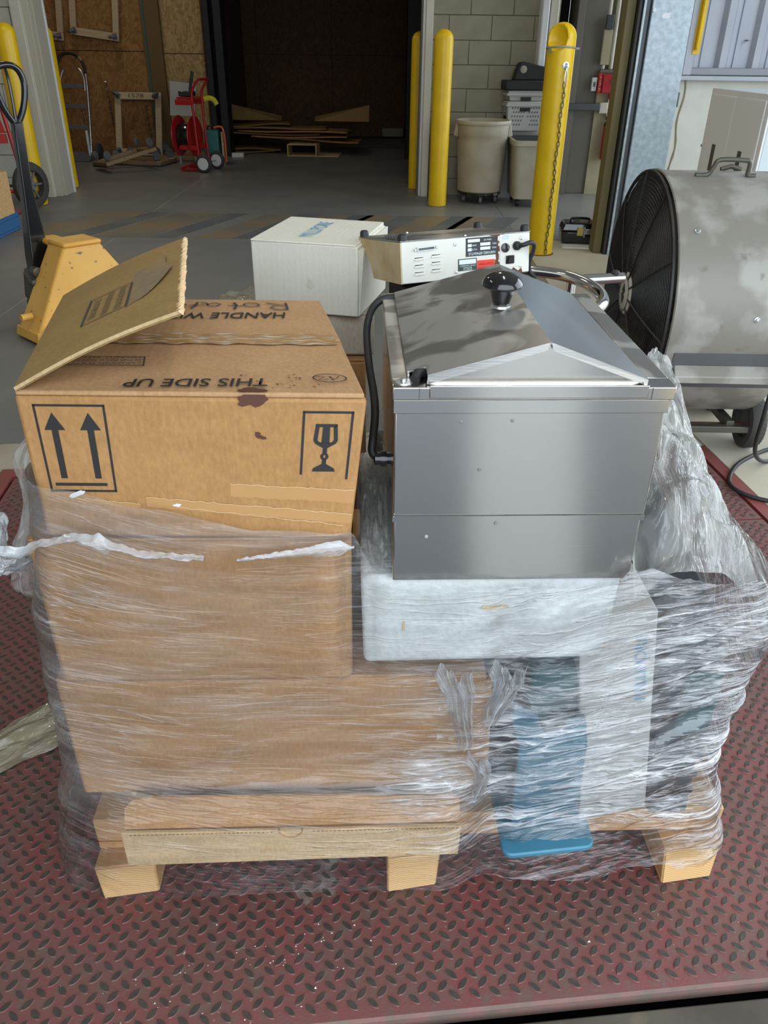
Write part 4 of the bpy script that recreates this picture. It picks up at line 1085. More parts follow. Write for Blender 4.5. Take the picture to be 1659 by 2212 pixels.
k = MB(); k.add([(.112, -.0015, .055), (.118, -.0035, .072), (.121, -.0015, .050), (.124, -.0035, .066), (.128, -.001, .056)], [(0, 1, 2), (2, 1, 3), (2, 3, 4)]); k.build('crease', 'white_carton', t)

# instrument standing upside down on its stand
PY = R(22)
t = pthing('syringe_pump', 'cream instrument case turned upside down with black feet, labels and a power cord', 'instrument', .536, .540, .941, None, PY)
t.rotation_euler = (R(-8), 0, PA + PY)
w, d, h = .268, .190, .073
# case: the end profile narrows downward at the back
k = MB(); k.prism([(0, 0), (.125, 0), (.140, .030), (d, .056), (d, h - .002), (0, h - .002)], lambda a, c, q: (q, a, c), .0015, w - .0015); k.build('case', 'pump_cream', t, bevel=.0015)
k = MB(); k.prism([(0, 0), (.125, 0), (.140, .030), (d, .056), (d, h - .003), (0, h - .003)], lambda a, c, q: (q, a, c), -.0005, .0014); k.build('end_plate', 'pump_side', t, smooth=False)
k = MB(); k.box(-.0005, w, 0, d + .001, h - .002, h); k.build('bottom_plate', 'pump_alloy', t, bevel=.001)
for x, y in ((.008, .008), (w - .008, .008), (w - .008, d - .008), (.008, d - .008)):
    k = MB(); k.lathe([(.0085, h), (.0085, h + .004), (.0078, h + .009), (.005, h + .0115), (0, h + .0118)], 16, (x, y, 0)); k.build('foot', 'black_rubber', t)
# vent holes of the bottom plate
k = MB()
for i in range(15):
    for j in range(7): k.lathe([(.0016, 0), (0, .0001)], 6, (.016 + i * .0053 + (.0026 if j % 2 else 0), .040 + j * .0190, h + .0003))
k.build('vent_holes', 'label_white', t, smooth=False)['kind'] = 'stuff'
for x, y in ((.13, .003), (.10, d - .006)): k = MB(); k.lathe([(.003, h), (.0026, h + .002), (0, h + .0026)], 10, (x, y, 0)); k.build('screw', 'zinc', t)
# louvres
for i, x in enumerate((.026, .060)):
    for j in range(3):
        k = MB(); z = .040 - j * .0125 + (.0025 if i else 0)
        k.add([(x, -.0002, z + .002), (x + .019, -.0002, z + .0028), (x + .019, -.0035, z - .0006), (x, -.0035, z - .0014), (x, -.0002, z - .0016), (x + .019, -.0002, z - .0008)], [(0, 1, 2, 3), (3, 2, 5, 4), (0, 3, 4), (1, 5, 2)])
        k.build('louvre', 'pump_cream', t, smooth=False)
        k = MB(); k.box(x + .001, x + .018, -.0004, .0, z + .0016, z + .0034); k.build('louvre_slot', 'black_matte', t, smooth=False)
# multi-pin socket
so = MB(); so.prism([(.032, .0535), (.066, .0545), (.067, .0615), (.031, .0605)], lambda a, c, q: (a, q, c), -.003, 0); so = so.build('pin_socket', 'zinc', t)
k = MB(); k.prism([(.034, .055), (.0645, .056), (.065, .060), (.0335, .059)], lambda a, c, q: (a, q, c), -.0034, -.003); k.build('socket_face', 'black_plastic', so, smooth=False)
for x, z in ((.028, .0565), (.070, .0585)): k = MB(); k.lathe([(.0022, 0), (.0022, -.004), (0, -.004)], 8, (x, 0, z), 'Y'); k.build('jack_screw', 'zinc', so)
for x, z in ((.108, .060), (.110, .012), (.247, .061), (.247, .012)): k = MB(); k.lathe([(.0032, 0), (.0028, -.0015), (0, -.002)], 12, (x, 0, z), 'Y'); k.build('screw', 'zinc', t)
def plate_on(name, m, x0, x1, z0, z1, parent, y=-.0006): k = MB(); k.box(x0, x1, y, 0, z0, z1); return k.build(name, m, parent, bevel=.0015)
FM = lambda x, z, y=-.0009: frame_mtx((x, y, z), (-1, 0, 0), (0, 0, -1))        # lettering upside down on the face
lb = plate_on('name_plate', 'label_black', .130, .197, .037, .069, t)
text_mesh('HARVARD APPARATUS', .056, .0048, 'printed_text', 'label_white', lb, FM(.1635, .0415))
for s_, x, z, w_ in (('MODEL', .189, .0495, .009), ('FREQ', .190, .0568, .008), ('SERIAL NO', .175, .0640, .016), ('VOLTS', .148, .0488, .011), ('AMPS', .1475, .0560, .009)): text_mesh(s_, w_, .0028, 'printed_text', 'label_white', lb, FM(x, z))
for x0, x1, z in ((.160, .181, .0495), (.160, .181, .0568), (.134, .159, .0640), (.134, .142, .0488), (.134, .142, .0560)):
    k = MB(); k.box(x0, x1, -.0009, -.0006, z - .0026, z + .0026); k.build('blank_field', 'label_white', lb, smooth=False)
lb = plate_on('property_tag', 'label_green', .114, .153, .013, .034, t)
k = MB(); k.box(.116, .151, -.0009, -.0006, .0245, .0325); k.build('blank_field', 'label_white', lb, smooth=False)
for s_, z, w_ in (('PROPERTY OF', .0152, .018), ('MICHIGAN', .0182, .018), ('STATE UNIVERSITY', .0218, .033)): text_mesh(s_, w_, .0024, 'printed_text', 'label_white', lb, FM(.1335, z))
lb = plate_on('caution_label', 'label_red', .1535, .191, .002, .029, t)
for s_, z, w_ in (('CAUTION', .0075, .019), ('KETTERING LAB', .0150, .034), ('DO NOT REMOVE', .0220, .031)): text_mesh(s_, w_, .0042, 'printed_text', 'label_ink', lb, FM(.172, z))
lb = plate_on('voltage_label', 'label_white', .201, .225, .060, .0705, t)
for s_, z in (('VOLTAGE', .0632), ('SELECT', .0672)): text_mesh(s_, .015, .0028, 'printed_text', 'label_blue_ink', lb, FM(.213, z))
lb = plate_on('inlet_panel', 'pump_cream', .202, .251, .012, .059, t, -.001)
k = MB(); k.lathe([(.0085, 0), (.008, -.003), (.005, -.004), (0, -.004)], 18, (.2125, -.001, .047), 'Y'); k.build('fuse_holder', 'black_plastic', lb)
k = MB(); k.box(.214, .232, -.004, -.001, .018, .033); sw = k.build('rocker_switch', 'black_plastic', lb, bevel=.0015); k = MB(); k.hexa([(.217, -.0052, .020), (.229, -.0052, .020), (.229, -.004, .020), (.217, -.004, .020)], [(.217, -.007, .031), (.229, -.007, .031), (.229, -.004, .031), (.217, -.004, .031)]); k.build('rocker', 'black_plastic', sw)
k = MB(); k.lathe([(.008, 0), (.008, -.006), (.006, -.010), (.0045, -.011), (0, -.011)], 14, (.2365, -.001, .049), 'Y'); k.build('cord_grommet', 'black_rubber', lb)
# rust where the paint flaked
rg = random.Random(3)
k = MB()
for i in range(12):
    z0 = .004 + i * .0047; k.box(.1925 + rg.uniform(-.0015, .001), .199 + rg.uniform(-.001, .003), -.0003, 0, z0, z0 + .0048)
k.build('rust_patch', 'rust', t, smooth=False)
k = MB(); k.add([(.198, -.0004, .0005), (.252, -.0004, .0005), (.249, -.0004, .009), (.242, -.0004, .004), (.232, -.0004, .011), (.222, -.0004, .003), (.212, -.0004, .010), (.205, -.0004, .004)], [(0, 1, 2, 3), (0, 3, 4, 5), (0, 5, 6, 7)]); k.build('rust_patch', 'rust', t, smooth=False)
k = MB(); k.add([(.178, -.0004, h - .001), (.212, -.0004, h - .001), (.208, -.0004, h - .005), (.183, -.0004, h - .0035)], [(0, 1, 2, 3)]); k.build('rust_patch', 'rust', t, smooth=False)
k = MB(); k.tube(smooth_path([(.2365, -.008, .049), (.243, -.017, .051), (.256, -.018, .054), (.268, -.012, .050), (.272, -.004, .036), (.270, .004, .020), (.276, .012, .0), (.282, .0, -.016), (.268, -.016, -.022), (.25, -.01, -.03)]), .0042, 10); k.build('power_cord', 'black_rubber', t)
# black stand under the instrument
t2 = pthing('instrument_stand', 'black block supporting the upside-down cream instrument', 'stand', .546, .575, DECK + .002, None, PY)
k = MB(); k.box(.01, .235, .01, .10, .42, .768); k.build('upper_housing', 'black_matte', t2, bevel=.004)
k = MB(); k.box(0, .24, 0, .16, 0, .42); k.build('base_housing', 'dark_machine', t2, bevel=.01)

# chrome tube ring and arm (lying over the back of the load)
t = pthing('chrome_ring_stand', 'bent chrome tube ring with a short arm behind the bath, before the fan', 'stand', 0, 0, 0)
ring = [(.72, .80, .895), (.78, .822, .90), (.84, .812, .90), (.89, .775, .90), (.918, .715, .90), (.926, .65, .90), (.918, .59, .90), (.897, .545, .90), (.86, .515, .895)]
k = MB(); k.tube(smooth_path(ring, 8), .0115, 16); k.build('ring', 'chrome', t)
k = MB(); k.tube([(.916, .735, .902), (1.003, .748, .904)], .0105, 16); arm = k.build('arm', 'chrome', t)
k = MB(); k.lathe([(.0085, .012), (.0085, .016), (.006, .019), (0, .0195)], 14, (.984, .745, .90)); k.build('plug', 'black_rubber', arm)
k = MB(); k.tube([(.886, .535, .895), (.886, .535, DECK + .002)], .010, 14); k.build('post', 'chrome', t)
k = MB(); k.tube([(.903, .77, .895), (.90, .77, DECK + .002)], .010, 14); k.build('post', 'chrome', t)

# equipment under the film at the right
t = pthing('blue_bracket', 'blue painted steel bracket with a rounded foot flange behind the film', 'bracket', .69, .02, DECK)
fl = []
for cx, cy, a0 in ((.016, -.052, 180), (.140, -.040, 270), (.140, .13, 0), (.016, .13, 90)):
    for i in range(5): a = R(a0 + i * 22.5); fl.append((cx + .016 * math.cos(a), cy + .016 * math.sin(a)))
k = MB(); k.prism(fl, lambda a, c, q: (a, c, q), .0008, .012); k.build('foot_flange', 'blue_paint', t, bevel=.003)
up = [(.022, .013), (.133, .017), (.128, .20), (.118, .255), (.090, .250), (.085, .225), (.055, .222), (.042, .262), (.004, .278), (.0, .255), (.018, .20)]
k = MB(); k.prism(up, lambda a, c, q: (a, q + .02 * c, c), -.012, -.002); k.build('upright', 'blue_paint', t, bevel=.002)
for x, z, w_, h_ in ((.092, .030, .013, .016), (.114, .027, .010, .008), (.040, .017, .010, .007)):
    k = MB(); k.box(x, x + w_, -.0135, -.012, z, z + h_); k.build('slot', 'black_matte', t, bevel=.0005, smooth=False)
k = MB(); k.box(.03, .12, .02, .16, .012, .33); k.build('housing', 'teal_machine', t, bevel=.01)
k = MB(); k.lathe([(.03, .33), (.03, .37), (0, .37)], 16, (.075, .08, 0)); k.build('cap', 'dark_machine', t)

t = pthing('white_panel_carton', 'tall leaning white carton with sideways blue lettering under the film', 'carton', 0, 0, 0)
q0 = [(.831, DECK + .012), (.940, DECK + .045), (.893, .60), (.778, .585)]
k = MB(); k.prism(q0, lambda a, c, q: (a, .012 + q + .05 * (c - .15), c), 0, .20); k.build('body', 'white_panel', t, bevel=.003)
k = MB(); k.prism([(.785, .53), (.889, .545), (.8885, .5462), (.7850, .5312)], lambda a, c, q: (a, .0115 + q + .05 * (c - .15), c), -.0004, 0); k.build('lid_seam', 'kraft_pale', t, smooth=False)
xd = Vector((.893 - .940, .04, .60 - .195)).normalized()
text_mesh('MILLIPORE', .12, .017, 'printed_text', 'blue_print', t, frame_mtx((.882, .012 + .05 * .34 - .003, .497), xd, Vector((-1, 0, -.13))))

t = pthing('grey_instrument', 'dark grey instrument under the bright film at the right end', 'instrument', .955, .03, DECK + .002)
k = MB(); k.hexa([(0, 0, 0), (.072, .0, 0), (.072, .55, 0), (-.01, .55, 0)], [(-.03, .02, .42), (.058, .02, .40), (.058, .55, .50), (-.03, .55, .52)]); k.build('case', 'dark_machine', t, bevel=.012)
k = MB(); k.box(.005, .062, -.004, .006, .20, .33); k.build('control_panel', 'teal_machine', t, bevel=.004)
for z in (.06, .10, .14): k = MB(); k.box(.008, .066, -.004, .004, z, z + .012); k.build('vent_slat', 'black_plastic', t, bevel=.002)
t = pthing('grey_cabinet', 'tall grey cabinet in the middle of the load behind the blue bracket', 'cabinet', .66, .21, DECK + .002)
k = MB(); k.box(0, .16, 0, .30, 0, .37); k.build('case', 'dark_machine', t, bevel=.008)
k = MB(); k.box(.01, .15, -.004, 0, .20, .34); k.build('front_panel', 'grey_plate', t, bevel=.003)

# ================================================================== BEHIND: BOLLARDS, FAN, JACK, CARTS
def bollard(label, x, y, r, h, dent=False):
    t = thing('bollard', label, 'bollard', (x, y, 0), 0, 'yellow safety bollards')
    prof = [(r, .002), (r, h - r * .95)] + [(r * math.cos(a), h - r * .95 + r * .95 * math.sin(a)) for a in [i * math.pi / 2 / 8 for i in range(1, 8)]] + [(0, h)]
    k = MB(); n = 36; 
    if dent:
        pr2 = [(r, .002)] + [(r, h * i / 14) for i in range(1, 12)] + [(r, h - r * .95 - .15 + .01 * i) for i in range(15)] + prof[1:]
        pr2 = sorted(set(pr2[:-1]), key=lambda p: (p[1], -p[0])) + [(0, h)]
        k.lathe(pr2, n)
        c = Vector((-r * .55, -r * .80, h - .085)); 
        def dd(p):
            v = Vector(p); e = Vector(((v.x - c.x) / .075, (v.y - c.y) / .075, (v.z - c.z) / .082)).length
            if e < 1: v += Vector((.55, .75, -.25)).normalized() * .075 * (1 - e * e)
            return tuple(v)
        k.v = [dd(p) for p in k.v]
    else: k.lathe(prof, n)
    k.build('sleeve', 'paint_yellow', t)
    k = MB(); k.lathe([(r + .012, 0), (r + .008, .004), (r, .006)], 30); k.build('floor_seal', 'rust' if dent else 'grey_plate', t)
    return t
bollard('yellow bollard at the left frame edge, behind the red hand truck', -3.32, 7.90, .088, 1.47)
bollard('yellow bollard beyond the cream door jamb, beside the aluminium hand truck', -3.39, 8.97, .085, 1.47)
bollard('yellow bollard beside the pale round bin', .475, 8.14, .086, 1.47)
bollard('yellow bollard half hidden behind the central door jamb', .30, 9.22, .085, 1.47)
br = bollard('yellow bollard with a dented top and a hanging chain', 1.137, 6.09, .093, 1.475, True)
# strap, eye and chain on the dented bollard
k = MB(); n = 28
pts = [(.0955 * math.cos(a), .0955 * math.sin(a), 1.325 - .008 * math.sin(a)) for a in [2 * math.pi * i / n for i in range(n)]]
k.tube(pts, .006, 6, closed=True); k.build('strap', 'strap_grey', br)
k = MB(); k.box(.094, .122, -.012, -.004, 1.318, 1.332); k.build('strap_tail', 'strap_grey', br, bevel=.002)
k = MB(); k.hexa([(-.088, -.06, 1.298), (-.074, -.072, 1.298), (-.074, -.066, 1.298), (-.086, -.054, 1.298)], [(-.094, -.06, 1.328), (-.080, -.074, 1.328), (-.078, -.066, 1.328), (-.09, -.054, 1.328)]); k.build('strap_buckle', 'strap_grey', br)
ed = Vector((.30, -.95, 0)).normalized()
k = MB(); e0 = ed * .093 + Vector((0, 0, 1.225)); 
sx_ = Vector((-ed.y, ed.x, 0))
ringpts = [e0 + sx_ * .024 * math.cos(a) + Vector((0, 0, .024 * math.sin(a))) for a in [2 * math.pi * i / 18 for i in range(18)]]
k.add(ringpts + [e0 + ed * .006], [(i, (i + 1) % 18, 18) for i in range(18)]); k.build('washer', 'zinc', br)
k = MB(); k.tube([e0 + ed * (.004 + .012 * math.sin(a)) + Vector((0, 0, .014 * math.cos(a))) for a in [2 * math.pi * i / 12 for i in range(12)]], .004, 8, closed=True); k.build('eye_bolt', 'zinc', br)
ch = thing('chain', 'steel chain hanging down the dented yellow bollard from a snap hook', 'chain', (1.137, 6.09, 0))
top = ed * .108 + Vector((0, 0, 1.215))
k = MB(); k.tube([top + sx_ * x + Vector((0, 0, z)) for x, z in ((0, 0), (.012, -.05), (.014, -.075), (0, -.092), (-.012, -.072), (-.008, -.045), (0, -.002))], .0038, 8); k.build('snap_hook', 'zinc', ch)
k = MB(); L_ = .019; k.tube([(.008 * math.cos(a), 0, L_ * math.sin(a)) for a in [2 * math.pi * i / 14 for i in range(14)]], .0032, 6, closed=True)
link = k.build('link', 'chain_steel', ch); nl = 37
for i in range(nl):
    z = 1.112 - i * .0300; sway = .004 * math.sin(i * .7)
    pos = ed * (.1005 + .004 * (i % 2)) + sx_ * sway + Vector((0, 0, z))
    rot = (0, 0, math.atan2(sx_.y, sx_.x) + (R(55) if i % 2 else R(-25)))
    if i == 0: link.location = pos; link.rotation_euler = rot
    else: share(link, 'link', ch, pos, rot)

# --- drum fan
fx, fy, fz, fr_ = .914, 2.93, .535, .42
fan = thing('drum_fan', 'large dusty grey drum fan on wheels with a black wire grille, right side', 'fan', (fx, fy, 0), R(-.7))
k = MB(); k.lathe([(fr_ - .004, .02), (fr_, .02), (fr_, .43), (fr_ - .004, .43), (fr_ - .004, .02)], 72, (0, 0, fz), 'X'); k.v = k.v; dr = k.build('drum', 'fan_drum', fan)
k = MB(); k.lathe([(fr_ + .001, .012), (fr_ + .005, .016), (fr_ + .005, .028), (fr_ + .0005, .03), (fr_ + .001, .012)], 72, (0, 0, fz), 'X'); k.build('rim_bead', 'fan_drum', fan)
k = MB(); k.lathe([(fr_ - .006, .41), (fr_ - .05, .415), (.10, .425), (0, .427)], 48, (0, 0, fz), 'X'); k.build('back_guard', 'fan_back', fan)
# wire grille: rings, spokes and hub badge
k = MB()
for i in range(30):
    rr = .08 + i * (fr_ - .083) / 29
    bulge = -.030 * (1 - (rr / fr_) ** 2)
    k.tube([(bulge, rr * math.cos(a), fz + rr * math.sin(a)) for a in [2 * math.pi * j / 56 for j in range(56)]], .0017 if i < 29 else .006, 5, closed=True)
gr = k.build('grille_rings', 'fan_wire', fan); gr['kind'] = 'stuff'
for j in range(10):
    a = R(8 + 36 * j); k = MB()
    k.tube([(-.034 * (1 - (rr / fr_) ** 2) - .003, rr * math.cos(a), fz + rr * math.sin(a)) for rr in (.06, .15, .25, .34, fr_)], .0035, 6); k.build('grille_spoke', 'fan_wire', fan)
k = MB(); k.lathe([(0, -.040), (.070, -.036), (.076, -.031), (.074, -.026)], 32, (0, 0, fz), 'X'); hb = k.build('hub_badge', 'fan_hub', fan)
k = MB(); k.prism([(0, .046), (.022, .012), (.008, .006), (.026, -.010), (0, -.048), (-.022, -.012), (-.008, -.004), (-.026, .012)], lambda a, c, q: (q, a * .8, fz + c * .8), -.0408, -.0400); k.build('badge_emblem', 'fan_wire', hb, smooth=False)
k = MB(); k.lathe([(.060, -.0386), (.064, -.0384), (.064, -.0370), (.060, -.0372), (.060, -.0386)], 32, (0, 0, fz), 'X'); k.build('badge_ring', 'fan_back', hb)
# blades and motor seen through the wires
for j in range(3):
    a0 = R(120 * j + 40); k = MB()
    k.grid(lambda a, c: (.10 + .10 * (a - .5), (.09 + c * .30) * math.cos(a0 + (a - .5) * (1.1 - .2 * c)), fz + (.09 + c * .30) * math.sin(a0 + (a - .5) * (1.1 - .2 * c))), 10, 5); k.build('blade', 'fan_back', fan, thick=.003)
k = MB(); k.lathe([(0, .05), (.09, .055), (.10, .08), (.10, .30), (0, .31)], 24, (0, 0, fz), 'X'); k.build('motor', 'fan_back', fan)
# carry handle, bolts, side bracket, underframe and wheels
top_z = fz + fr_
def on_drum(x, ang, off=0): return Vector((x, (fr_ + off) * math.sin(ang) * -1, fz + (fr_ + off) * math.cos(ang)))
k = MB(); A_ = R(10)
k.tube(smooth_path([on_drum(.115, A_, .003), on_drum(.155, A_, .005), on_drum(.170, A_, .030), on_drum(.185, A_, .052), on_drum(.265, A_, .052), on_drum(.285, A_, .046), on_drum(.288, A_, .02), on_drum(.290, A_, .004), on_drum(.315, A_, .003)], 5), .0075, 10); k.build('carry_handle', 'gunmetal', fan)
k = MB(); k.tube([on_drum(.24, R(-6), .004), on_drum(.275, R(-6), .014), on_drum(.31, R(-6), .004)], .008, 8); k.build('rear_handle', 'gunmetal', fan)
for x, a in ((.075, R(48)), (.285, R(86)), (.39, R(48)), (.055, R(110)), (.4, R(112)), (.39, R(66))):
    p_ = on_drum(x, a); nrm = Vector((0, -math.sin(a), math.cos(a)))
    k = MB(); q = nrm.to_track_quat('Z', 'Y')
    k.lathe([(.011, 0), (.010, .002), (.006, .003), (.006, .009), (0, .010)], 14); k.v = [tuple(q @ Vector(v) + p_) for v in k.v]
    k.build('bolt', 'zinc', fan)
def arc_plate(name, m, x0, x1, a0, a1, o0, o1, n=6):
    k = MB(); vs = []
    for i in range(n + 1):
        a = a0 + (a1 - a0) * i / n; vs += [on_drum(x0, a, o0), on_drum(x1, a, o0), on_drum(x1, a, o1), on_drum(x0, a, o1)]
    fs = [(0, 1, 2, 3), (n * 4, n * 4 + 3, n * 4 + 2, n * 4 + 1)]
    for i in range(n):
        for j in range(4): fs.append((i * 4 + j, i * 4 + (j + 1) % 4, i * 4 + 4 + (j + 1) % 4, i * 4 + 4 + j))
    k.add(vs, fs); return k.build(name, m, fan)
arc_plate('side_bracket', 'grey_plate', .045, .42, R(102), R(108), .001, .004)
arc_plate('side_bracket', 'grey_plate', .05, .42, R(116.5), R(122), .001, .004)
k = MB(); p0, p1 = on_drum(0, R(108), .002), on_drum(0, R(116.5), .002); mid = on_drum(0, R(112), .045)
k.prism([(p0.y, p0.z), (mid.y, mid.z + .012), (mid.y, mid.z - .012), (p1.y, p1.z)], lambda a, c, q: (q, a, c), .055, .43); k.build('side_rail', 'fan_drum', fan, bevel=.003)
k = MB(); k.box(.02, .44, -.24, -.21, .085, .11); k.build('underframe_rail', 'gunmetal', fan, bevel=.003)
k = MB(); k.box(.02, .44, .20, .23, .085, .11); k.build('underframe_rail', 'gunmetal', fan, bevel=.003)
for x in (.06, .36): k = MB(); k.box(x, x + .03, -.22, .22, .095, .125); k.build('cross_bar', 'gunmetal', fan, bevel=.003)
k = MB(); k.tube([(.05, -.16, .085), (.47, -.16, .085)], .009, 10); k.build('axle', 'rust', fan)
for y in (-.16, .20):
    k = MB(); k.lathe([(.02, -.012), (.055, -.012), (.062, -.026), (.078, -.032), (.096, -.026), (.1015, -.012), (.1015, .012), (.096, .026), (.078, .032), (.062, .026), (.02, .024), (.02, -.012)], 36, (.47, y, .1018), 'X'); tw = k.build('wheel', 'tyre', fan)
    k = MB()
    for i in range(36):
        a = 2 * math.pi * i / 36
        for x, s_ in ((-.014, 1), (.004, -1), (.02, 1)):
            a2 = a + .03 * s_
            P_ = lambda aa, xx: (.47 + xx, y + .1025 * math.cos(aa), .1018 + .1025 * math.sin(aa))
            k.add([P_(a, x - .008), P_(a + .07, x - .002), P_(a + .12, x + .006), P_(a + .05, x)], [(0, 1, 2, 3)])
    k.build('tread_blocks', 'grey_rubber', tw, smooth=False)['kind'] = 'stuff'
    k = MB(); k.lathe([(0, -.020), (.02, -.018), (.05, -.010), (.056, -.014)], 24, (.47, y, .1018), 'X'); k.build('wheel_hub', 'fan_back', tw)
for y in (-.2, .2):
    k = MB(); k.box(.03, .06, y - .015, y + .015, 0, .09); k.build('foot', 'gunmetal', fan, bevel=.003)
# power cable of the fan hanging and looping on the floor
k = MB()
k.tube(smooth_path([(1.50, 2.78, .62), (1.40, 2.56, .56), (1.285, 2.46, .40), (1.265, 2.44, .25), (1.30, 2.50, .10), (1.40, 2.60, .012), (1.52, 2.68, .008), (1.48, 2.72, .008), (1.38, 2.66, .0075), (1.29, 2.58, .0075), (1.225, 2.48, .0075), (1.205, 2.41, .0098), (1.23, 2.35, .0098), (1.30, 2.31, .0075), (1.42, 2.29, .0075), (1.6, 2.33, .0075)], 8), .0075, 10)
bpy.context.view_layer.update()
cb_ = k.build('power_cable', 'black_rubber', fan); cb_.matrix_parent_inverse = fan.matrix_world.inverted()
cb_['label'] = 'black power cable hanging down and looping on the floor'

# --- pallet jack
pj = thing('pallet_jack', 'scuffed yellow pallet jack with a tall black handle at the left', 'pallet jack', (-1.555, 4.155, 0), R(47))
bw = .34
face = [(-bw, .03), (bw, .03), (bw, .10), (.02, .48), (-.20, .48), (-bw, .07)]
k = MB(); k.hexa([(-bw - .03, -.10, .05), (bw, -.06, .05), (bw, .16, .05), (-bw - .03, .12, .05)], [(-.125, -.035, .435), (.075, -.02, .435), (.075, .13, .435), (-.125, .13, .435)]); k.build('bulkhead', 'jack_yellow', pj, bevel=.012)
k = MB(); k.box(-.130, .082, -.042, .14, .425, .45); k.build('bulkhead_cap', 'jack_yellow', pj, bevel=.012)
k = MB(); k.box(-.13, -.03, .12, .24, .415, .448); k.build('pump_bridge', 'jack_yellow', pj, bevel=.014)
k = MB(); k.hexa([(-bw - .045, -.115, .012), (bw, -.08, .012), (bw, .17, .012), (-bw - .045, .13, .012)], [(-bw - .035, -.108, .062), (bw, -.07, .062), (bw, .165, .062), (-bw - .035, .125, .062)]); k.build('base_shoe', 'jack_yellow', pj, bevel=.005)
k = MB(); k.lathe([(.011, 0), (.017, 0), (.017, -.055), (.011, -.055), (.011, 0)], 16, (-bw - .0, .0, .125), 'X'); k.build('axle_tube', 'jack_yellow', pj)
for x in (-.24, .24):
    k = MB(); yw = 0.0
    def fk(a, c): return (x + a, -.05 - c)
    q = [fk(-.08, 0), fk(.08, 0), fk(.05, 1.1), fk(-.05, 1.1)]
    k.hexa([(a, c, .03) for a, c in q], [(a, c, .085) for a, c in q]); k.build('fork', 'jack_yellow', pj, bevel=.006)
hp = [(-.33, .18, .22), (-.35, .20, .40), (-.37, .24, .62), (-.385, .27, .78)]
def bar(pts, ws, ds, name, m, parent, axis=Vector((1, 0, 0))):
    k = MB(); vs = []
    for p_, w_, d_ in zip(pts, ws, ds):
        p_ = Vector(p_); vs += [p_ + Vector((-w_, -d_, 0)), p_ + Vector((w_, -d_, 0)), p_ + Vector((w_, d_, 0)), p_ + Vector((-w_, d_, 0))]
    n_ = len(pts); fs = [(0, 3, 2, 1), tuple((n_ - 1) * 4 + j for j in range(4))]
    for i in range(n_ - 1):
        for j in range(4): fs.append((i * 4 + j, i * 4 + (j + 1) % 4, i * 4 + 4 + (j + 1) % 4, i * 4 + 4 + j))
    k.add(vs, fs); return k.build(name, m, parent, bevel=.006)
ha = bar([(-.155, .21, .26), (-.155, .215, .36), (-.145, .22, .58), (-.140, .222, .68), (-.120, .225, .98)], [.055, .050, .034, .026, .024], [.04, .04, .03, .022, .02], 'handle_bar', 'black_plastic', pj)
lp = [(x, .23, z) for x, z in ((-.120, .96), (-.165, 1.04), (-.185, 1.13), (-.178, 1.185), (-.15, 1.215), (-.09, 1.218), (-.055, 1.19), (-.045, 1.13), (-.07, 1.04), (-.120, .96))]
k = MB(); k.tube(smooth_path(lp, 6), .015, 12); k.build('handle_loop', 'black_plastic', pj)
k = MB(); k.tube(smooth_path([(-.12, .228, .98), (-.115, .23, 1.08), (-.115, .232, 1.16), (-.12, .232, 1.205)], 4), .008, 8); k.build('release_lever', 'black_plastic', pj)
k = MB(); k.hexa([(-.24, .13, .14), (-.10, .13, .12), (-.10, .30, .12), (-.24, .30, .14)], [(-.25, .14, .26), (-.11, .13, .32), (-.11, .28, .32), (-.22, .28, .30)]); k.build('pump_casting', 'gunmetal', pj, bevel=.02)
for p_, r_ in (((-.215, .16, .30), .026), ((-.24, .16, .25), .018)): k = MB(); k.lathe([(r_, 0), (r_, -.05), (r_ * .6, -.055), (0, -.055)], 16, p_, 'Y'); k.build('linkage_pin', 'gunmetal', pj)
for x in (-.20, -.12):
    k = MB(); k.lathe([(.02, -.022), (.075, -.022), (.08, -.015), (.08, .015), (.075, .022), (.02, .022)], 24, (x, .24, .081), 'X'); k.build('steer_wheel', 'grey_rubber', pj)

# --- red hand truck with rubber tyres at the far left
ht = thing('hand_truck', 'red hand truck with spoked black wheels at the left frame edge', 'hand truck', (-3.36, 7.66, 0), R(14))
for x, nm in ((-.30, 0), (.10, 1)):
    k = MB(); k.lathe([(.125, -.03), (.165, -.034), (.190, -.024), (.198, 0), (.190, .024), (.165, .034), (.125, .03), (.125, -.03)], 36, (0, 0, 0), 'X'); wl = k.build('wheel', 'tyre', ht); wl.location = (x, 0, .1985); wl.rotation_euler = (0, 0, R(-38))
    for j in range(6):
        k = MB(); a = R(60 * j); k.tube([(0, .03 * math.cos(a), .03 * math.sin(a)), (0, .128 * math.cos(a), .128 * math.sin(a))], .011, 8); k.build('spoke', 'wheel_grey', wl)
    k = MB(); k.lathe([(0, -.03), (.035, -.03), (.04, -.02), (.04, .02), (.035, .03), (0, .03)], 18, (0, 0, 0), 'X'); k.build('hub', 'wheel_grey', wl)
k = MB(); k.tube([(-.34, 0, .1985), (.14, 0, .1985)], .012, 10); k.build('axle', 'dark_steel', ht)
for pts in ([(.05, -.10, .15), (.03, -.02, .42), (-.02, .04, .80), (-.06, .06, 1.15), (-.14, .08, 1.28), (-.30, .08, 1.30)], [(-.34, -.10, .15), (-.36, 0, .6), (-.40, .05, 1.2)]):
    k = MB(); k.tube(smooth_path(pts, 6), .017, 10); k.build('frame_tube', 'red_paint', ht)
k = MB(); k.tube([(-.34, -.12, .27), (.04, -.10, .13)], .016, 10); k.build('brace', 'red_bright', ht)
k = MB(); k.hexa([(-.33, -.03, .55), (-.02, -.03, .55), (-.02, .03, .55), (-.33, .03, .55)], [(-.33, -.01, .62), (-.03, -.01, .62), (-.03, .05, .62), (-.33, .05, .62)]); k.build('cross_plate', 'red_paint', ht, bevel=.004)
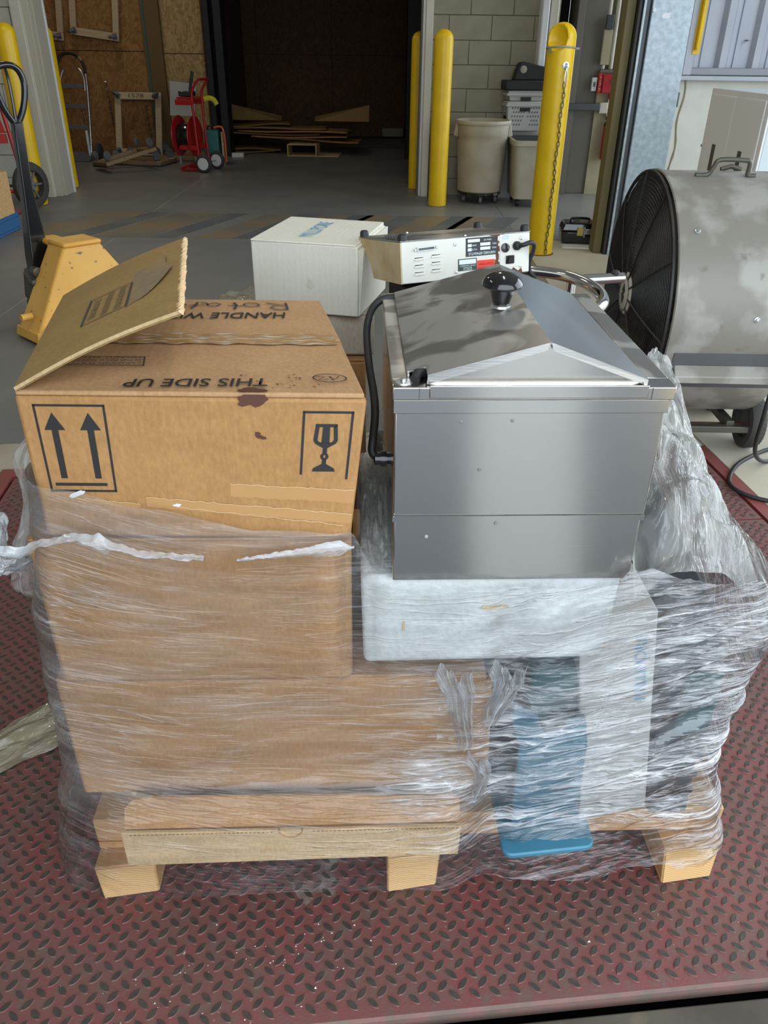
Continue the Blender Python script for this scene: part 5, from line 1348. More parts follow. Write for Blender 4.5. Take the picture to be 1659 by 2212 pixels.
k = MB(); k.hexa([(-.30, .0, .63), (-.02, .0, .63), (-.04, .05, .63), (-.30, .05, .63)], [(-.33, .02, .95), (-.09, .02, .95), (-.11, .06, .95), (-.33, .06, .95)]); k.build('back_plate', 'red_paint', ht, bevel=.004)
k = MB(); k.tube(smooth_path([(-.36, -.05, .66), (-.20, -.12, .70), (-.08, -.06, .78), (-.03, .0, .84)], 5), .014, 8); k.build('hose', 'orange_plastic', ht)
k = MB(); k.box(-.34, .06, -.30, -.12, .004, .016); k.build('toe_plate', 'red_paint', ht)

# --- wooden crate on a blue crate, only its corner in view
t = thing('blue_pallet', 'blue pallet base at the left frame edge, under the wooden crate', 'pallet', (-3.01, 6.24, 0))
k = MB(); k.box(-.60, 0, 0, .5, .002, .022); k.build('bottom_board', 'pallet_blue', t, bevel=.004)
k = MB(); k.box(-.60, 0, 0, .5, .10, .135); k.build('top_board', 'pallet_blue', t, bevel=.004)
for x in (-.60, -.35, -.10): k = MB(); k.box(x, x + .10, .002, .5, .0225, .0995); k.build('block', 'pallet_blue', t, bevel=.004)
t = thing('wooden_crate', 'raw wooden crate corner at the left frame edge, upon the blue pallet', 'crate', (-2.995, 6.23, .136))
for i in range(3): k = MB(); k.box(-.55, 0, 0, .02, .002 + i * .105, .10 + i * .105); k.build('side_board', 'wood_crate', t, bevel=.003)
k = MB(); k.box(-.55, -.0, .021, .42, .002, .315); k.build('inner_box', 'wood_crate', t, bevel=.003)

# --- aluminium hand truck leaning against the board wall
def hand_truck_tall():
    t = thing('hand_truck', 'aluminium hand truck with a black looped grip against the board wall', 'hand truck', (-4.12, 11.30, 0), R(-4))
    lean = .40
    def P_(x, z): return (x, lean * z * .72, z)
    for s_ in (-1, 1):
        k = MB(); k.tube([P_(.20 * s_, .03), P_(.20 * s_, .45), P_(.19 * s_, .85), P_(.18 * s_, 1.0)], .018, 10); k.build('side_rail', 'aluminium', t)
        k = MB(); k.tube(smooth_path([P_(.16 * s_, .80), P_(.155 * s_, .93), P_(.12 * s_, 1.02), P_(.09 * s_, 1.05)], 5), .012, 8); k.build('inner_rail', 'aluminium', t)
        k = MB(); k.box(.205 * s_ - .012, .205 * s_ + .012, -.05, -.02, .05, .36); k.build('stair_skid', 'jamb_white' if s_ > 0 else 'aluminium', t, bevel=.004)
        k = MB(); k.lathe([(.02, -.02), (.075, -.024), (.098, -.018), (.10, 0), (.098, .018), (.075, .024), (.02, .02)], 26, (.28 * s_, .10, .101), 'X'); w_ = k.build('wheel', 'grey_rubber', t)
        k = MB(); k.lathe([(0, -.026), (.04, -.024), (.05, -.016)], 18, (.28 * s_, .10, .101), 'X'); k.build('wheel_hub', 'aluminium', w_)
    k = MB(); k.tube(smooth_path([P_(-.18, .98), P_(-.19, 1.08), P_(-.14, 1.19), P_(-.03, 1.22), P_(.08, 1.19), P_(.155, 1.10), P_(.18, .99)], 6), .020, 10); lo = k.build('looped_grip', 'black_rubber', t)
    k = MB(); k.tube([P_(.10, 1.178), P_(.135, 1.135)], .0215, 10); k.build('tape_band', 'stripe_worn', lo)
    for z in (.36, .60, .83):
        k = MB(); k.hexa([P_(-.19, z), P_(.19, z), Vector(P_(.19, z)) + Vector((0, .02, 0)), Vector(P_(-.19, z)) + Vector((0, .02, 0))], [P_(-.19, z + .05), P_(.19, z + .05), Vector(P_(.19, z + .05)) + Vector((0, .02, 0)), Vector(P_(-.19, z + .05)) + Vector((0, .02, 0))]); k.build('cross_bar', 'grey_plate', t, bevel=.004)
    k = MB(); k.hexa([(-.23, -.16, .004), (.23, -.16, .004), (.23, .02, .004), (-.23, .02, .004)], [(-.23, -.16, .012), (.23, -.16, .012), (.23, .02, .10), (-.23, .02, .10)]); k.build('toe_plate', 'grey_plate', t, bevel=.003)
    return t
hand_truck_tall()

# --- wooden four-wheel dollies
def dolly(label, m='dolly_wood', group='wooden dollies', W=.62, D=.80):
    """origin at the centre of the deck frame; casters point to local +z (upside down)"""
    t = thing('dolly', label, 'dolly', (0, 0, 0), 0, group)
    for y in (-D / 2 + .045, D / 2 - .045): k = MB(); k.box(-W / 2, W / 2, y - .045, y + .045, -.04, 0); k.build('end_board', m, t, bevel=.004)
    for x in (-W / 2 + .04, W / 2 - .04): k = MB(); k.box(x - .04, x + .04, -D / 2 + .09, D / 2 - .09, -.04, 0); k.build('side_board', m, t, bevel=.004)
    for y in (-D / 2 + .045, D / 2 - .045): k = MB(); k.box(-W / 2 - .004, W / 2 + .004, y - .049, y + .049, -.055, -.0405); k.build('carpet_pad', 'carpet_grey', t, bevel=.004)
    for x in (-W / 2 + .05, W / 2 - .05):
        for y in (-D / 2 + .05, D / 2 - .05):
            k = MB(); k.box(-.035, .035, -.03, .03, 0, .005); k.add([(-.018, -.02, .005), (.018, -.02, .005), (.012, 0, .06), (-.012, 0, .06)], [(0, 1, 2, 3)]); c_ = k.build('caster', 'zinc', t); c_.location = (x, y, 0); c_.rotation_euler = (0, 0, random.uniform(0, 3))
            k = MB(); k.lathe([(.01, -.014), (.045, -.016), (.05, -.01), (.05, .01), (.045, .016), (.01, .014)], 20, (0, .012, .062), 'X'); k.build('caster_wheel', 'wheel_grey', c_)
    return t
d0 = dolly('wooden dolly standing on edge against the board wall, marked on its top board')
d0.location = (-3.36, 11.70, .41); d0.rotation_euler = (R(90 - 22), 0, 0)
# the felt-pen marking on its upper board
text_mesh('1578', .20, .052, 'handwriting', 'ink_soft', d0, frame_mtx((-.02, .355, .0012), (1, 0, 0), (0, 1, 0)))
d1 = copy_thing(d0, (-3.80, 11.93, 1.79), (R(90), 0, R(2)), 'wooden dolly hanging on the board wall, whole lower edge in view')
d2 = copy_thing(d0, (-4.52, 11.93, 1.79), (R(90), 0, R(-1)), 'wooden dolly hanging on the board wall, nearest the door jamb')
for dd in (d1, d2):
    for c in list(dd.children):
        if c.name.startswith('handwriting'): bpy.data.objects.remove(c)
    dd.rotation_euler[1] = R(7)
d3 = dolly('wooden dolly tipped over on top of the dolly pile', 'dolly_wood_dark', W=.48, D=.66); d3.location = (-3.22, 10.42, .17); d3.rotation_euler = (R(12), R(-4), R(-52))
d4 = copy_thing(d3, (-3.14, 11.02, .0565), (0, 0, R(78)), 'wooden dolly lying upside down under the dolly pile')
d5 = copy_thing(d3, (-2.78, 11.56, .0565), (0, 0, R(84)), 'wooden dolly lying at the right end of the dolly pile, by the red cart')

# --- red cable-reel cart and bits around it
rc = thing('reel_cart', 'red tubular cable-reel cart with white-hubbed wheels and a black reel', 'cart', (-2.30, 10.45, 0), R(-12))
for y in (-.14, .14):
    k = MB(); k.tube(smooth_path([(.06, y, .02), (.045, y, .20), (.035, y, .50), (.03, y, .80), (.06, y, .90), (.13, y, .985)], 6), .015, 10); k.build('frame_tube', 'red_paint', rc)
k = MB(); k.tube([(.13, -.14, .985), (.13, .14, .985)], .015, 10); k.build('push_bar', 'red_paint', rc)
for z, w_ in ((.24, .05), (.72, .055)): k = MB(); k.box(-.18, .05, -.16, -.145, z, z + w_); k.build('reel_bracket', 'red_paint', rc, bevel=.004); k = MB(); k.box(-.18, .05, .145, .16, z, z + w_); k.build('reel_bracket', 'red_paint', rc, bevel=.004)
for y in (-.14, .14): k = MB(); k.tube(smooth_path([(.06, y, .03), (-.12, y, .02), (-.20, y * .8, .03), (.02, y, .10)], 5), .014, 10); k.build('base_tube', 'red_paint', rc)
for x in (-.24, -.04):
    k = MB(); k.lathe([(0, -.006), (.22, -.006), (.225, 0), (.22, .006), (0, .006)], 36, (x, 0, .38), 'X'); k.build('reel_flange', 'red_paint', rc)
k = MB(); k.lathe([(.13, -.23), (.14, -.20), (.14, -.08), (.13, -.05)], 30, (0, 0, .38), 'X'); k.build('cable_winding', 'black_plastic', rc)
for y in (-.20, .20):
    k = MB(); k.lathe([(.05, -.022), (.085, -.025), (.098, -.012), (.10, 0), (.098, .012), (.085, .025), (.05, .022), (.05, -.022)], 28, (0, 0, 0), 'Y'); w_ = k.build('wheel', 'tyre', rc); w_.location = (.13, y, .1005)
    k = MB(); k.lathe([(0, -.026), (.02, -.028), (.055, -.022), (.068, -.0265)], 20, (0, 0, 0), 'Y'); k.build('wheel_hub', 'wheel_white', w_)
k = MB(); k.tube([(.13, -.22, .1005), (.13, .22, .1005)], .009, 8); k.build('axle', 'zinc', rc)
k = MB(); k.box(-.17, .02, -.13, .13, .775, .80); k.build('tray', 'red_paint', rc, bevel=.003)
tag(MB().box(-2.47, -2.30, 10.38, 10.54, .806, .86).build('tool_case', 'black_plastic', None, bevel=.008), 'small black case resting on top of the red reel cart', 'case')
k = MB(); k.hexa([(-2.76, 11.05, .56), (-2.45, 11.03, .56), (-2.45, 11.06, .56), (-2.76, 11.08, .56)], [(-2.74, 11.14, .94), (-2.40, 11.10, .91), (-2.40, 11.13, .91), (-2.74, 11.17, .94)])
sg = thing('propped_sign', 'grey-white printed board propped behind the red reel cart', 'sign', (0, 0, 0)); k.build('board', 'crate_grey', sg, bevel=.002)
k = MB(); k.box(-2.70, -2.68, 11.06, 11.10, 0, .57); k.build('leg', 'crate_grey', sg); k = MB(); k.box(-2.50, -2.48, 11.04, 11.08, 0, .57); k.build('leg', 'crate_grey', sg)
t = thing('teal_tool_case', 'teal plastic case standing on the floor right of the red cart', 'case', (-2.26, 11.05, 0), R(5))
k = MB(); k.box(-.09, .09, -.06, .16, .0, .40); k.build('body', 'teal_plastic', t, bevel=.012)
k = MB(); k.tube(smooth_path([(-.05, .05, .40), (-.04, .05, .44), (.04, .05, .44), (.05, .05, .40)], 4), .009, 8); k.build('handle', 'black_plastic', t)
k = MB(); k.tube(smooth_path([(.04, .03, .43), (.13, .03, .44), (.165, .03, .36), (.17, .03, .14), (.165, .03, .03)], 6), .013, 8)
tag(k.build('orange_cord', 'orange_plastic', None), 'orange cord hooped over the teal case', 'cord').location = (-2.26, 11.0, 0)
k = MB(); k.box(-2.145, -2.115, 11.06, 11.10, 0, .38); tag(k.build('wooden_stake', 'dolly_wood', None, bevel=.003), 'short wooden stake standing between the teal case and orange cord', 'stake')
k = MB(); k.tube(smooth_path([(-2.255, 10.625, .75), (-2.17, 10.625, .78), (-2.11, 10.64, .76), (-2.08, 10.64, .71)], 5), [.03] * 16, 8); 
tag(k.build('yellow_glove', 'lime_plastic', None), 'yellow glove tucked behind the red reel cart frame', 'glove')
k = MB(); k.tube([(-2.36, 10.52, .86), (-2.315, 10.54, 1.06)], .018, 8); tag(k.build('black_grip', 'black_rubber', None), 'black grip sticking up from the case on the red cart', 'grip')
# chains hanging on the board wall
for i, (x, y, z0, z1, lab) in enumerate(((-3.80, 11.98, .86, .35, 'thin chain hanging on the board wall beside the standing dolly'), (-3.30, 11.98, .60, .06, 'thin chain with a hook hanging inside the standing dolly frame'), (-4.15, 11.98, .58, .02, 'thin chain hanging behind the aluminium hand truck'))):
    c_ = thing('hanging_chain', lab, 'chain', (x, y, 0), 0, 'chains on the board wall')
    k = MB(); k.tube([(0, -.01, z0), (.012, -.025, z0 + .03), (-.012, -.025, z0 + .035)], .008, 8); k.build('hook', 'zinc', c_)
    k = MB(); n_ = int((z0 - z1) / .032)
    for j in range(n_):
        z = z0 - j * .032; w_ = .011 if j % 2 else .004
        k.tube([(w_ * math.cos(a) + .08 * (z0 - z) * .6, -.02 + (.004 if j % 2 else .011) * math.cos(a), z - .016 + .02 * math.sin(a)) for a in [2 * math.pi * q / 8 for q in range(8)]], .0035, 5, closed=True)
    k.build('chain_links', 'chain_steel', c_)['kind'] = 'stuff'

# --- flattened cardboard stacked in the dark bay
rg = random.Random(11)
specs = [(-2.0, 12.75, .7, .7, .004, 0), (-1.98, 12.72, .8, .7, .035, 4), (-1.25, 12.62, 1.35, .85, .215, -3), (-1.75, 12.68, 1.5, .8, .245, 2), (-1.35, 12.62, 1.55, .8, .280, -2), (-1.55, 12.66, 1.3, .75, .315, 3), (-.95, 12.55, 1.1, .7, .172, -5), (-1.9, 12.75, .9, .7, .345, 6)]
labs = ['bottom left', 'second from the floor at the left', 'lowest at the right', 'third layer, left', 'long one across the middle', 'upper middle', 'bright-edged at the right', 'top left']
labs = ['lowest flattened carton sheet, on the floor in the dark bay', 'short flattened carton sheet above the lowest one in the bay', 'flattened carton sheet over the hollow carton sleeve', 'long flattened carton sheet in the middle of the dark bay pile', 'longest flattened carton sheet high in the dark bay pile', 'sagging flattened carton sheet near the top of the bay pile', 'lighter flattened carton sheet at the right of the bay pile', 'topmost flattened carton sheet at the left of the bay pile']
for i, (x, y, w_, d_, z, a) in enumerate(specs):
    k = MB(); ph = rg.uniform(0, 6)
    k.grid(lambda u, v: (-w_ / 2 + w_ * u, -d_ / 2 + d_ * v, .012 * math.sin(u * 5 + ph) + .008 * math.sin(v * 4)), 14, 6)
    o = k.build('cardboard_sheet', 'kraft' if i in (2, 4, 6) else 'kraft_inside', None, thick=.008)
    o.location = (x, y, z + .012); o.rotation_euler = (0, R(rg.uniform(-1.5, 1.5)), R(a)); tag(o, labs[i], 'cardboard', 'flattened cartons in the dark bay')
t = thing('carton_sleeve', 'hollow flattened carton sleeve lying at the front of the bay pile', 'carton', (-1.12, 12.02, 0), R(-2))
k = MB(); k.box(-.30, .42, 0, .5, .004, .012); k.build('lower_panel', 'kraft_pale', t); k = MB(); k.box(-.30, .10, 0, .5, .145, .153); k.build('upper_panel', 'kraft_pale', t)
for x in (-.30, .095): k = MB(); k.box(x, x + .012, 0, .5, .012, .146); k.build('end_panel', 'kraft_pale', t)
k = MB(); k.box(-.29, .095, .40, .42, .0125, .145); k.build('sleeve_shade_sheet', 'dark_void', t)  # black sheet standing for the shade inside the hollow sleeve
for x0, lab, zz in ((-2.05, 'raised cardboard flap standing up left on the bay pile', 1), (-.75, 'raised cardboard flap standing up right on the bay pile', -1)):
    k = MB(); k.hexa([(x0 - .35, 12.95, .385), (x0 + .45, 12.95, .385), (x0 + .45, 12.96, .385), (x0 - .35, 12.96, .385)], [(x0 - .35, 13.05, .60 if zz > 0 else .44), (x0 + .45, 13.05, .44 if zz > 0 else .60), (x0 + .45, 13.06, .44 if zz > 0 else .60), (x0 - .35, 13.06, .60 if zz > 0 else .44)])
    tag(k.build('cardboard_flap', 'kraft_inside', None), lab, 'cardboard', 'flattened cartons in the dark bay')
k = MB(); k.box(-2.17, -2.01, 11.86, 11.95, .0, .05); tag(k.build('white_box', 'chip_white', None, bevel=.003), 'tiny white box on the floor left of the cardboard pile', 'box')

# --- round bin on a dolly, square bin and crates by the block wall
t = thing('round_bin', 'pale round plastic bin on a black caster dolly by the block wall', 'bin', (.905, 8.43, 0))
k = MB(); k.lathe([(.0, .10), (.205, .10), (.215, .11), (.238, .55), (.243, .60), (.247, .605), (.250, .70), (.262, .702), (.268, .715), (.264, .735), (.250, .737), (.246, .72), (.236, .56), (.205, .12), (0, .118)], 48); k.build('tub', 'trash_cream', t)
for s_ in (-1, 1): k = MB(); k.hexa([(s_ * .24, -.06, .59), (s_ * .285, -.05, .60), (s_ * .285, .05, .60), (s_ * .24, .06, .59)], [(s_ * .245, -.06, .71), (s_ * .262, -.05, .715), (s_ * .262, .05, .715), (s_ * .245, .06, .71)]); k.build('handle', 'trash_cream', t, bevel=.006)
k = MB(); k.lathe([(0, .075), (.20, .075), (.215, .08), (.215, .098), (.20, .099), (0, .099)], 36); k.build('dolly_disc', 'black_plastic', t)
for j in range(5):
    a = R(72 * j - 90); k = MB(); k.lathe([(.01, -.012), (.033, -.014), (.037, 0), (.033, .014), (.01, .012)], 18, (.165 * math.cos(a), .165 * math.sin(a), .038), 'X'); k.build('caster_wheel', 'wheel_grey', t)
def open_bin(name, label, loc, w, d, h, z0, m, inside, cat):
    t = thing(name, label, cat, loc)
    def rr(a, hw, hd, r_=.05, n=5):
        out = []
        for cx, cy, s0 in ((hw - r_, -hd + r_, -90), (hw - r_, hd - r_, 0), (-hw + r_, hd - r_, 90), (-hw + r_, -hd + r_, 180)):
            for i in range(n): an = R(s0 + 90 * i / (n - 1)); out.append((cx + r_ * math.cos(an), cy + r_ * math.sin(an), a))
        return out
    rings = [rr(z0, w * .42, d * .42), rr(z0 + h - .05, w * .49, d * .49), rr(z0 + h - .045, w * .53, d * .52), rr(z0 + h, w * .53, d * .52), rr(z0 + h, w * .48, d * .48), rr(z0 + .03, w * .40, d * .40)]
    k = MB(); n = len(rings[0]); vs = [p for r_ in rings[:5] for p in r_]
    fs = [tuple(range(n - 1, -1, -1))] + [(i * n + j, i * n + (j + 1) % n, (i + 1) * n + (j + 1) % n, (i + 1) * n + j) for i in range(4) for j in range(n)]
    k.add(vs, fs); k.build('tub', m, t)
    k = MB(); vs = rings[4] + rings[5]; k.add([(p[0], p[1], p[2] - .0005) for p in vs], [tuple(range(n, 2 * n))] + [(j, (j + 1) % n, n + (j + 1) % n, n + j) for j in range(n)]); k.build('lining', inside, t)
    return t
t = open_bin('square_bin', 'open cream rectangular bin on casters behind the chained bollard', (1.375, 8.34, 0), .40, .60, .515, .075, 'trash_cream', 'bin_inside', 'bin')
for x in (-.12, .12):
    for y in (-.19, .19): k = MB(); k.lathe([(.01, -.014), (.033, -.016), (.037, 0), (.033, .016), (.01, .014)], 16, (x, y, .038), 'X'); k.build('caster_wheel', 'black_rubber', t)
t = thing('platform_box', 'plain grey box behind the cream bins, carrying the stacked crates', 'box', (1.30, 8.71, 0)); k = MB(); k.box(-.17, .18, -.05, .075, 0, .628); k.build('body', 'crate_grey', t, bevel=.004); k = MB(); k.box(-.175, .185, -.055, .08, .595, .628); k.build('rim', 'crate_grey', t, bevel=.004)
def crate(label, loc, h, holes):
    t = thing('plastic_crate', label, 'crate', loc, R(6), 'stacked crates by the block wall')
    k = MB(); k.hexa([(-.155, -.10, 0), (.155, -.10, 0), (.155, .06, 0), (-.155, .06, 0)], [(-.18, -.115, h), (.18, -.115, h), (.18, .06, h), (-.18, .06, h)]); k.build('body', 'crate_grey', t, bevel=.008)
    k = MB(); k.box(-.19, .19, -.122, .065, h - .045, h - .02); k.build('rim', 'crate_grey', t, bevel=.004)
    k = MB(); k.box(-.05, .05, -.1185, -.105, h - .085, h - .055); k.build('hand_hole', 'black_matte', t, bevel=.003)
    if holes:
        k = MB()
        for r_ in range(5):
            for c in range(11):
                if abs(c - 5) + r_ * .6 < 2: continue
                x = -.13 + c * .026 + (.013 if r_ % 2 else 0); z = .05 + r_ * .036
                if x > .14: continue
                y = -.1012 - .015 * z / h
                k.add([(x, y, z), (x + .013, y, z + .003), (x + .015, y - .0012, z + .018), (x + .002, y - .0012, z + .016)], [(0, 1, 2, 3)])
        k.build('lattice_holes', 'bin_inside', t, smooth=False)['kind'] = 'stuff'
        k = MB()
        for j in range(3): k.box(-.178 + .004 * j, -.165, -.05, .02, .06 + j * .045, .09 + j * .045)
        k.build('side_slot', 'dark_void', t, smooth=False)['kind'] = 'stuff'
    return t
crate('lattice-sided grey crate with a hand hole, lower of the stacked crates', (1.30, 8.66, .630), .26, True)
crate('plain grey crate under the black lid, upper of the stacked crates', (1.30, 8.66, .892), .09, False)
t = thing('black_tote', 'black tote and lid on top of the stacked grey crates', 'tote', (1.29, 8.66, .984), R(6))
k = MB(); k.box(-.205, .22, -.135, .07, 0, .085); k.build('lid', 'black_matte', t, bevel=.012)
k = MB(); k.prism([(-.12, 0), (.22, 0), (.22, .13), (.14, .14), (-.03, .18), (-.07, .17), (-.10, .085)], lambda a, c, q: (a, q, .085 + c * .85), -.10, .02); k.build('bag', 'black_matte', t, bevel=.01)
k = MB(); k.lathe([(0, -.002), (.03, -.002), (.034, 0)], 8, (-.035, -.1015, .175), 'Y'); k.build('hand_hole', 'block_paint_shaded', t)

# --- fire alarm pull box, extinguisher and fittings on the dim wall
t = thing('fire_alarm_box', 'red fire alarm box on the dim wall beside the galvanised post', 'alarm', (2.185, 9.0, 0))
k = MB(); k.box(-.07, .10, -.09, -.002, .955, 1.12); k.build('case', 'red_paint', t, bevel=.006)
k = MB(); k.box(-.105, -.071, -.05, -.002, .95, 1.125); sg_ = k.build('sign_plate', 'label_red', t, bevel=.002)
text_mesh('FIRE', .13, .020, 'printed_text', 'label_white', sg_, frame_mtx((-.088, -.0512, 1.035), (0, 0, -1), (1, 0, 0)))
k = MB(); k.tube([(.035 + .022 * math.cos(a), -.10, 1.06 + .022 * math.sin(a)) for a in [2 * math.pi * i / 14 for i in range(14)]], .005, 8, closed=True); k.build('pull_ring', 'zinc', t)
t = thing('fire_extinguisher', 'slim red extinguisher hanging on the dim wall below the alarm box', 'extinguisher', (2.235, 8.95, 0))
k = MB(); k.lathe([(0, .34), (.035, .345), (.042, .36), (.042, .64), (.036, .67), (.018, .69), (.018, .71), (0, .712)], 20); k.build('cylinder', 'red_paint', t)
k = MB(); k.lathe([(.0435, .662), (.0435, .668), (.03, .70), (0, .70)], 18); k.build('collar', 'black_rubber', t)
k = MB(); k.box(-.03, .05, -.02, .02, .715, .74); k.build('lever', 'black_matte', t, bevel=.004)
t = thing('paper_note', 'cream tag and red cap above the extinguisher on the dim wall', 'note', (2.235, 8.99, 0)); k = MB(); k.box(-.03, .04, -.03, .0, .745, .90); k.build('tag', 'jamb_cream', t, bevel=.003); k = MB(); k.box(-.03, .04, -.04, .0, .905, .945); k.build('cap', 'label_red', t, bevel=.006)
for z in (.82, .84): k = MB(); k.box(-.025, .035, -.0312, -.03, z, z + .008); k.build('tag_line', 'label_white', t, smooth=False)
t = thing('wall_socket', 'small cream socket box on the dim wall left of the extinguisher', 'socket', (2.16, 9.0, 0)); k = MB(); k.box(-.035, .05, -.045, -.002, .77, .87); k.build('case', 'jamb_cream', t, bevel=.008); k = MB(); k.box(-.0365, -.0345, -.035, -.02, .80, .86); k.build('slot', 'black_matte', t, smooth=False)
t = thing('switch_box', 'grey switch box on the dim wall left of the fire alarm', 'switch', (2.048, 9.0, 0)); k = MB(); k.box(-.03, .02, -.04, -.002, .97, 1.09); k.build('case', 'jamb_white', t, bevel=.005); k = MB(); k.box(-.015, .005, -.044, -.04, 1.01, 1.05); k.build('toggle', 'jamb_grey', t)

# --- toolbox on a sheet of paper
t = thing('paper_sheet', 'white paper sheet on the floor under the black toolbox', 'paper', (1.53, 6.42, 0), R(-12)); k = MB(); k.grid(lambda a, c: (-.15 + .34 * a, -.20 + .36 * c, .0015 + .004 * (1 - c) * abs(math.sin(a * 3))), 8, 6); k.build('sheet', 'paper_white', t, thick=.0006)
t = thing('toolbox', 'black toolbox with a metal latch at the foot of the olive door edge', 'toolbox', (1.50, 6.50, .006), R(-4))
k = MB(); k.hexa([(-.125, -.09, 0), (.15, -.09, 0), (.15, .09, 0), (-.125, .09, 0)], [(-.14, -.10, .09), (.165, -.10, .09), (.165, .10, .09), (-.14, .10, .09)]); k.build('body', 'black_plastic', t, bevel=.012)
k = MB(); k.hexa([(-.142, -.102, .092), (.167, -.102, .092), (.167, .102, .092), (-.142, .102, .092)], [(-.12, -.085, .155), (.145, -.085, .155), (.145, .085, .155), (-.12, .085, .155)]); k.build('lid', 'black_plastic', t, bevel=.012)
k = MB(); k.box(-.02, .03, -.118, -.100, .065, .125); la = k.build('latch', 'tool_yellow', t, bevel=.004); k = MB(); k.box(.032, .038, -.122, -.1, .055, .13); k.build('latch_clip', 'zinc', la); k = MB(); k.box(.04, .12, -.114, -.1, .075, .115); k.build('latch_plate', 'zinc', la, bevel=.003)
k = MB(); k.tube(smooth_path([(-.06, 0, .155), (-.05, 0, .175), (.07, 0, .175), (.08, 0, .155)], 4), .009, 8); k.build('handle', 'black_plastic', t)

# --- two-door locker facing left
lk = thing('locker', 'pale grey two-door locker by the ribbed siding, behind the drum fan', 'locker', (1.93, 4.92, 0), R(1.5))
k = MB(); k.box(.012, .45, -.40, .40, .0, 1.13); k.build('body', 'locker_side', lk, bevel=.004)
k = MB(); k.box(0, .0118, -.40, .40, 0, 1.13); k.build('front_frame', 'locker_grey', lk, bevel=.003)
for y0, y1 in ((-.365, .012), (.016, .372)):
    k = MB(); k.box(-.010, -.001, y0, y1, .03, 1.10); dr_ = k.build('door', 'locker_grey', lk, bevel=.003)
    yy = y0 + .07 if y0 < 0 else y0 + .2
    k = MB(); k.box(-.0115, -.0095, (y0 + y1) / 2 - .03, (y0 + y1) / 2 + .02, .70, .845); k.build('handle_slot', 'slot_dark', dr_, bevel=.003)
k = MB(); k.lathe([(.008, 0), (.008, -.008), (0, -.009)], 10, (0, .39, .82), 'X'); k.build('lock', 'zinc', lk)
for z in (.45, .75): k = MB(); k.lathe([(.006, 0), (.006, -.004), (0, -.004)], 8, (.25, -.40, z), 'Y'); k.build('rivet', 'slot_dark', lk)

# --- grit on the plate
rg = random.Random(5)
k = MB()
for i in range(150):
    s_, t_ = rg.uniform(-.9, 1.2), rg.uniform(.02, .30) if rg.random() < .8 else rg.uniform(.3, .9)
    if rg.random() < .45: s_, t_ = rg.gauss(-.22, .13), rg.gauss(.09, .05)
    if t_ < .01 or (t_ > .19 and s_ > -.6): continue
    p_ = plate(s_, t_); e = rg.uniform(.0006, .0016) * (1.8 if rg.random() < .06 else 1)
    k.add([(p_.x - e, p_.y - e * .6, .0001), (p_.x + e, p_.y - e * .5, .0001), (p_.x + e * .4, p_.y + e, .0001), (p_.x, p_.y, .0001 + e * 1.1)], [(0, 1, 3), (1, 2, 3), (2, 0, 3), (0, 2, 1)])
tag(k.build('grit', 'chip_white', None, smooth=False), 'white grit and chips scattered over the red tread plate', 'debris', None, 'stuff')

# ================================================================== STRETCH FILM ROUND THE LOAD
def lerp_tab(tab, x):
    if x <= tab[0][0]: return tab[0][1]
    for (a, va), (b_, vb) in zip(tab, tab[1:]):
        if x <= b_:
            f = (x - a) / (b_ - a); f = f * f * (3 - 2 * f)
            return va + (vb - va) * f
    return tab[-1][1]
def fbm(x, y, z=0.0, n=3):
    s_ = 0; a = 1.0
    for i in range(n): s_ += a * mnoise.noise(Vector((x, y, z))); x *= 2.03; y *= 2.03; a *= .5
    return s_
wrap = thing('stretch_wrap', 'clear wrinkled stretch film wound round the pallet load', 'film', pal(0, 0, 0), PA)
def film_grid(name, fn, nu, nv, m, uvfn, parent=wrap, label=None, layers=None, crease=None):
    """fn(a, c) -> point, uvfn(a, c) -> streak coordinates in metres"""
    me = bpy.data.meshes.new(name)
    vs = [fn(i / nu, j / nv) for j in range(nv + 1) for i in range(nu + 1)]
    fs = [(j * (nu + 1) + i, j * (nu + 1) + i + 1, (j + 1) * (nu + 1) + i + 1, (j + 1) * (nu + 1) + i) for j in range(nv) for i in range(nu)]
    me.from_pydata([tuple(v) for v in vs], [], fs); me.update()
    uvs = [uvfn(i / nu, j / nv) for j in range(nv + 1) for i in range(nu + 1)]
    ul = me.uv_layers.new(name='uv')
    for lp_ in me.loops: ul.data[lp_.index].uv = uvs[lp_.vertex_index]
    for p_ in me.polygons: p_.use_smooth = True
    me.materials.append(MATS[m])
    la_ = me.attributes.new('layers', 'FLOAT', 'POINT')
    la_.data.foreach_set('value', [layers(v) if layers else 1.0 for v in vs])
    la_ = me.attributes.new('crease', 'FLOAT', 'POINT')
    la_.data.foreach_set('value', [crease(v) if crease else .6 for v in vs])
    o = bpy.data.objects.new(name, me); COL.objects.link(o); o.parent = parent
    if label: o['label'] = label
    return o
UL = [(.05, -.045), (.12, -.05), (.26, -.022), (.34, -.006), (.45, .0), (.60, .010), (.75, .034), (.85, .05)]
UR = [(.05, 1.05), (.12, 1.075), (.20, 1.045), (.35, 1.022), (.50, 1.035), (.60, 1.045), (.68, 1.02), (.75, 1.0)]
ZB = [(-.9, .10), (-.25, .05), (-.05, .035), (.03, .075), (.12, .088), (.30, .095), (.55, .098), (.70, .090), (.85, .076), (.95, .10), (1.05, .085), (1.2, .07), (2.0, .10)]
ZT = [(-.9, .72), (-.2, .80), (-.02, .845), (.06, .835), (.15, .808), (.33, .775), (.45, .765), (.49, .70), (.515, .679), (.82, .679), (.85, .71), (1.0, .69), (1.1, .68), (2.0, .74)]
SL, SF, SR = .85, 1.06, .93
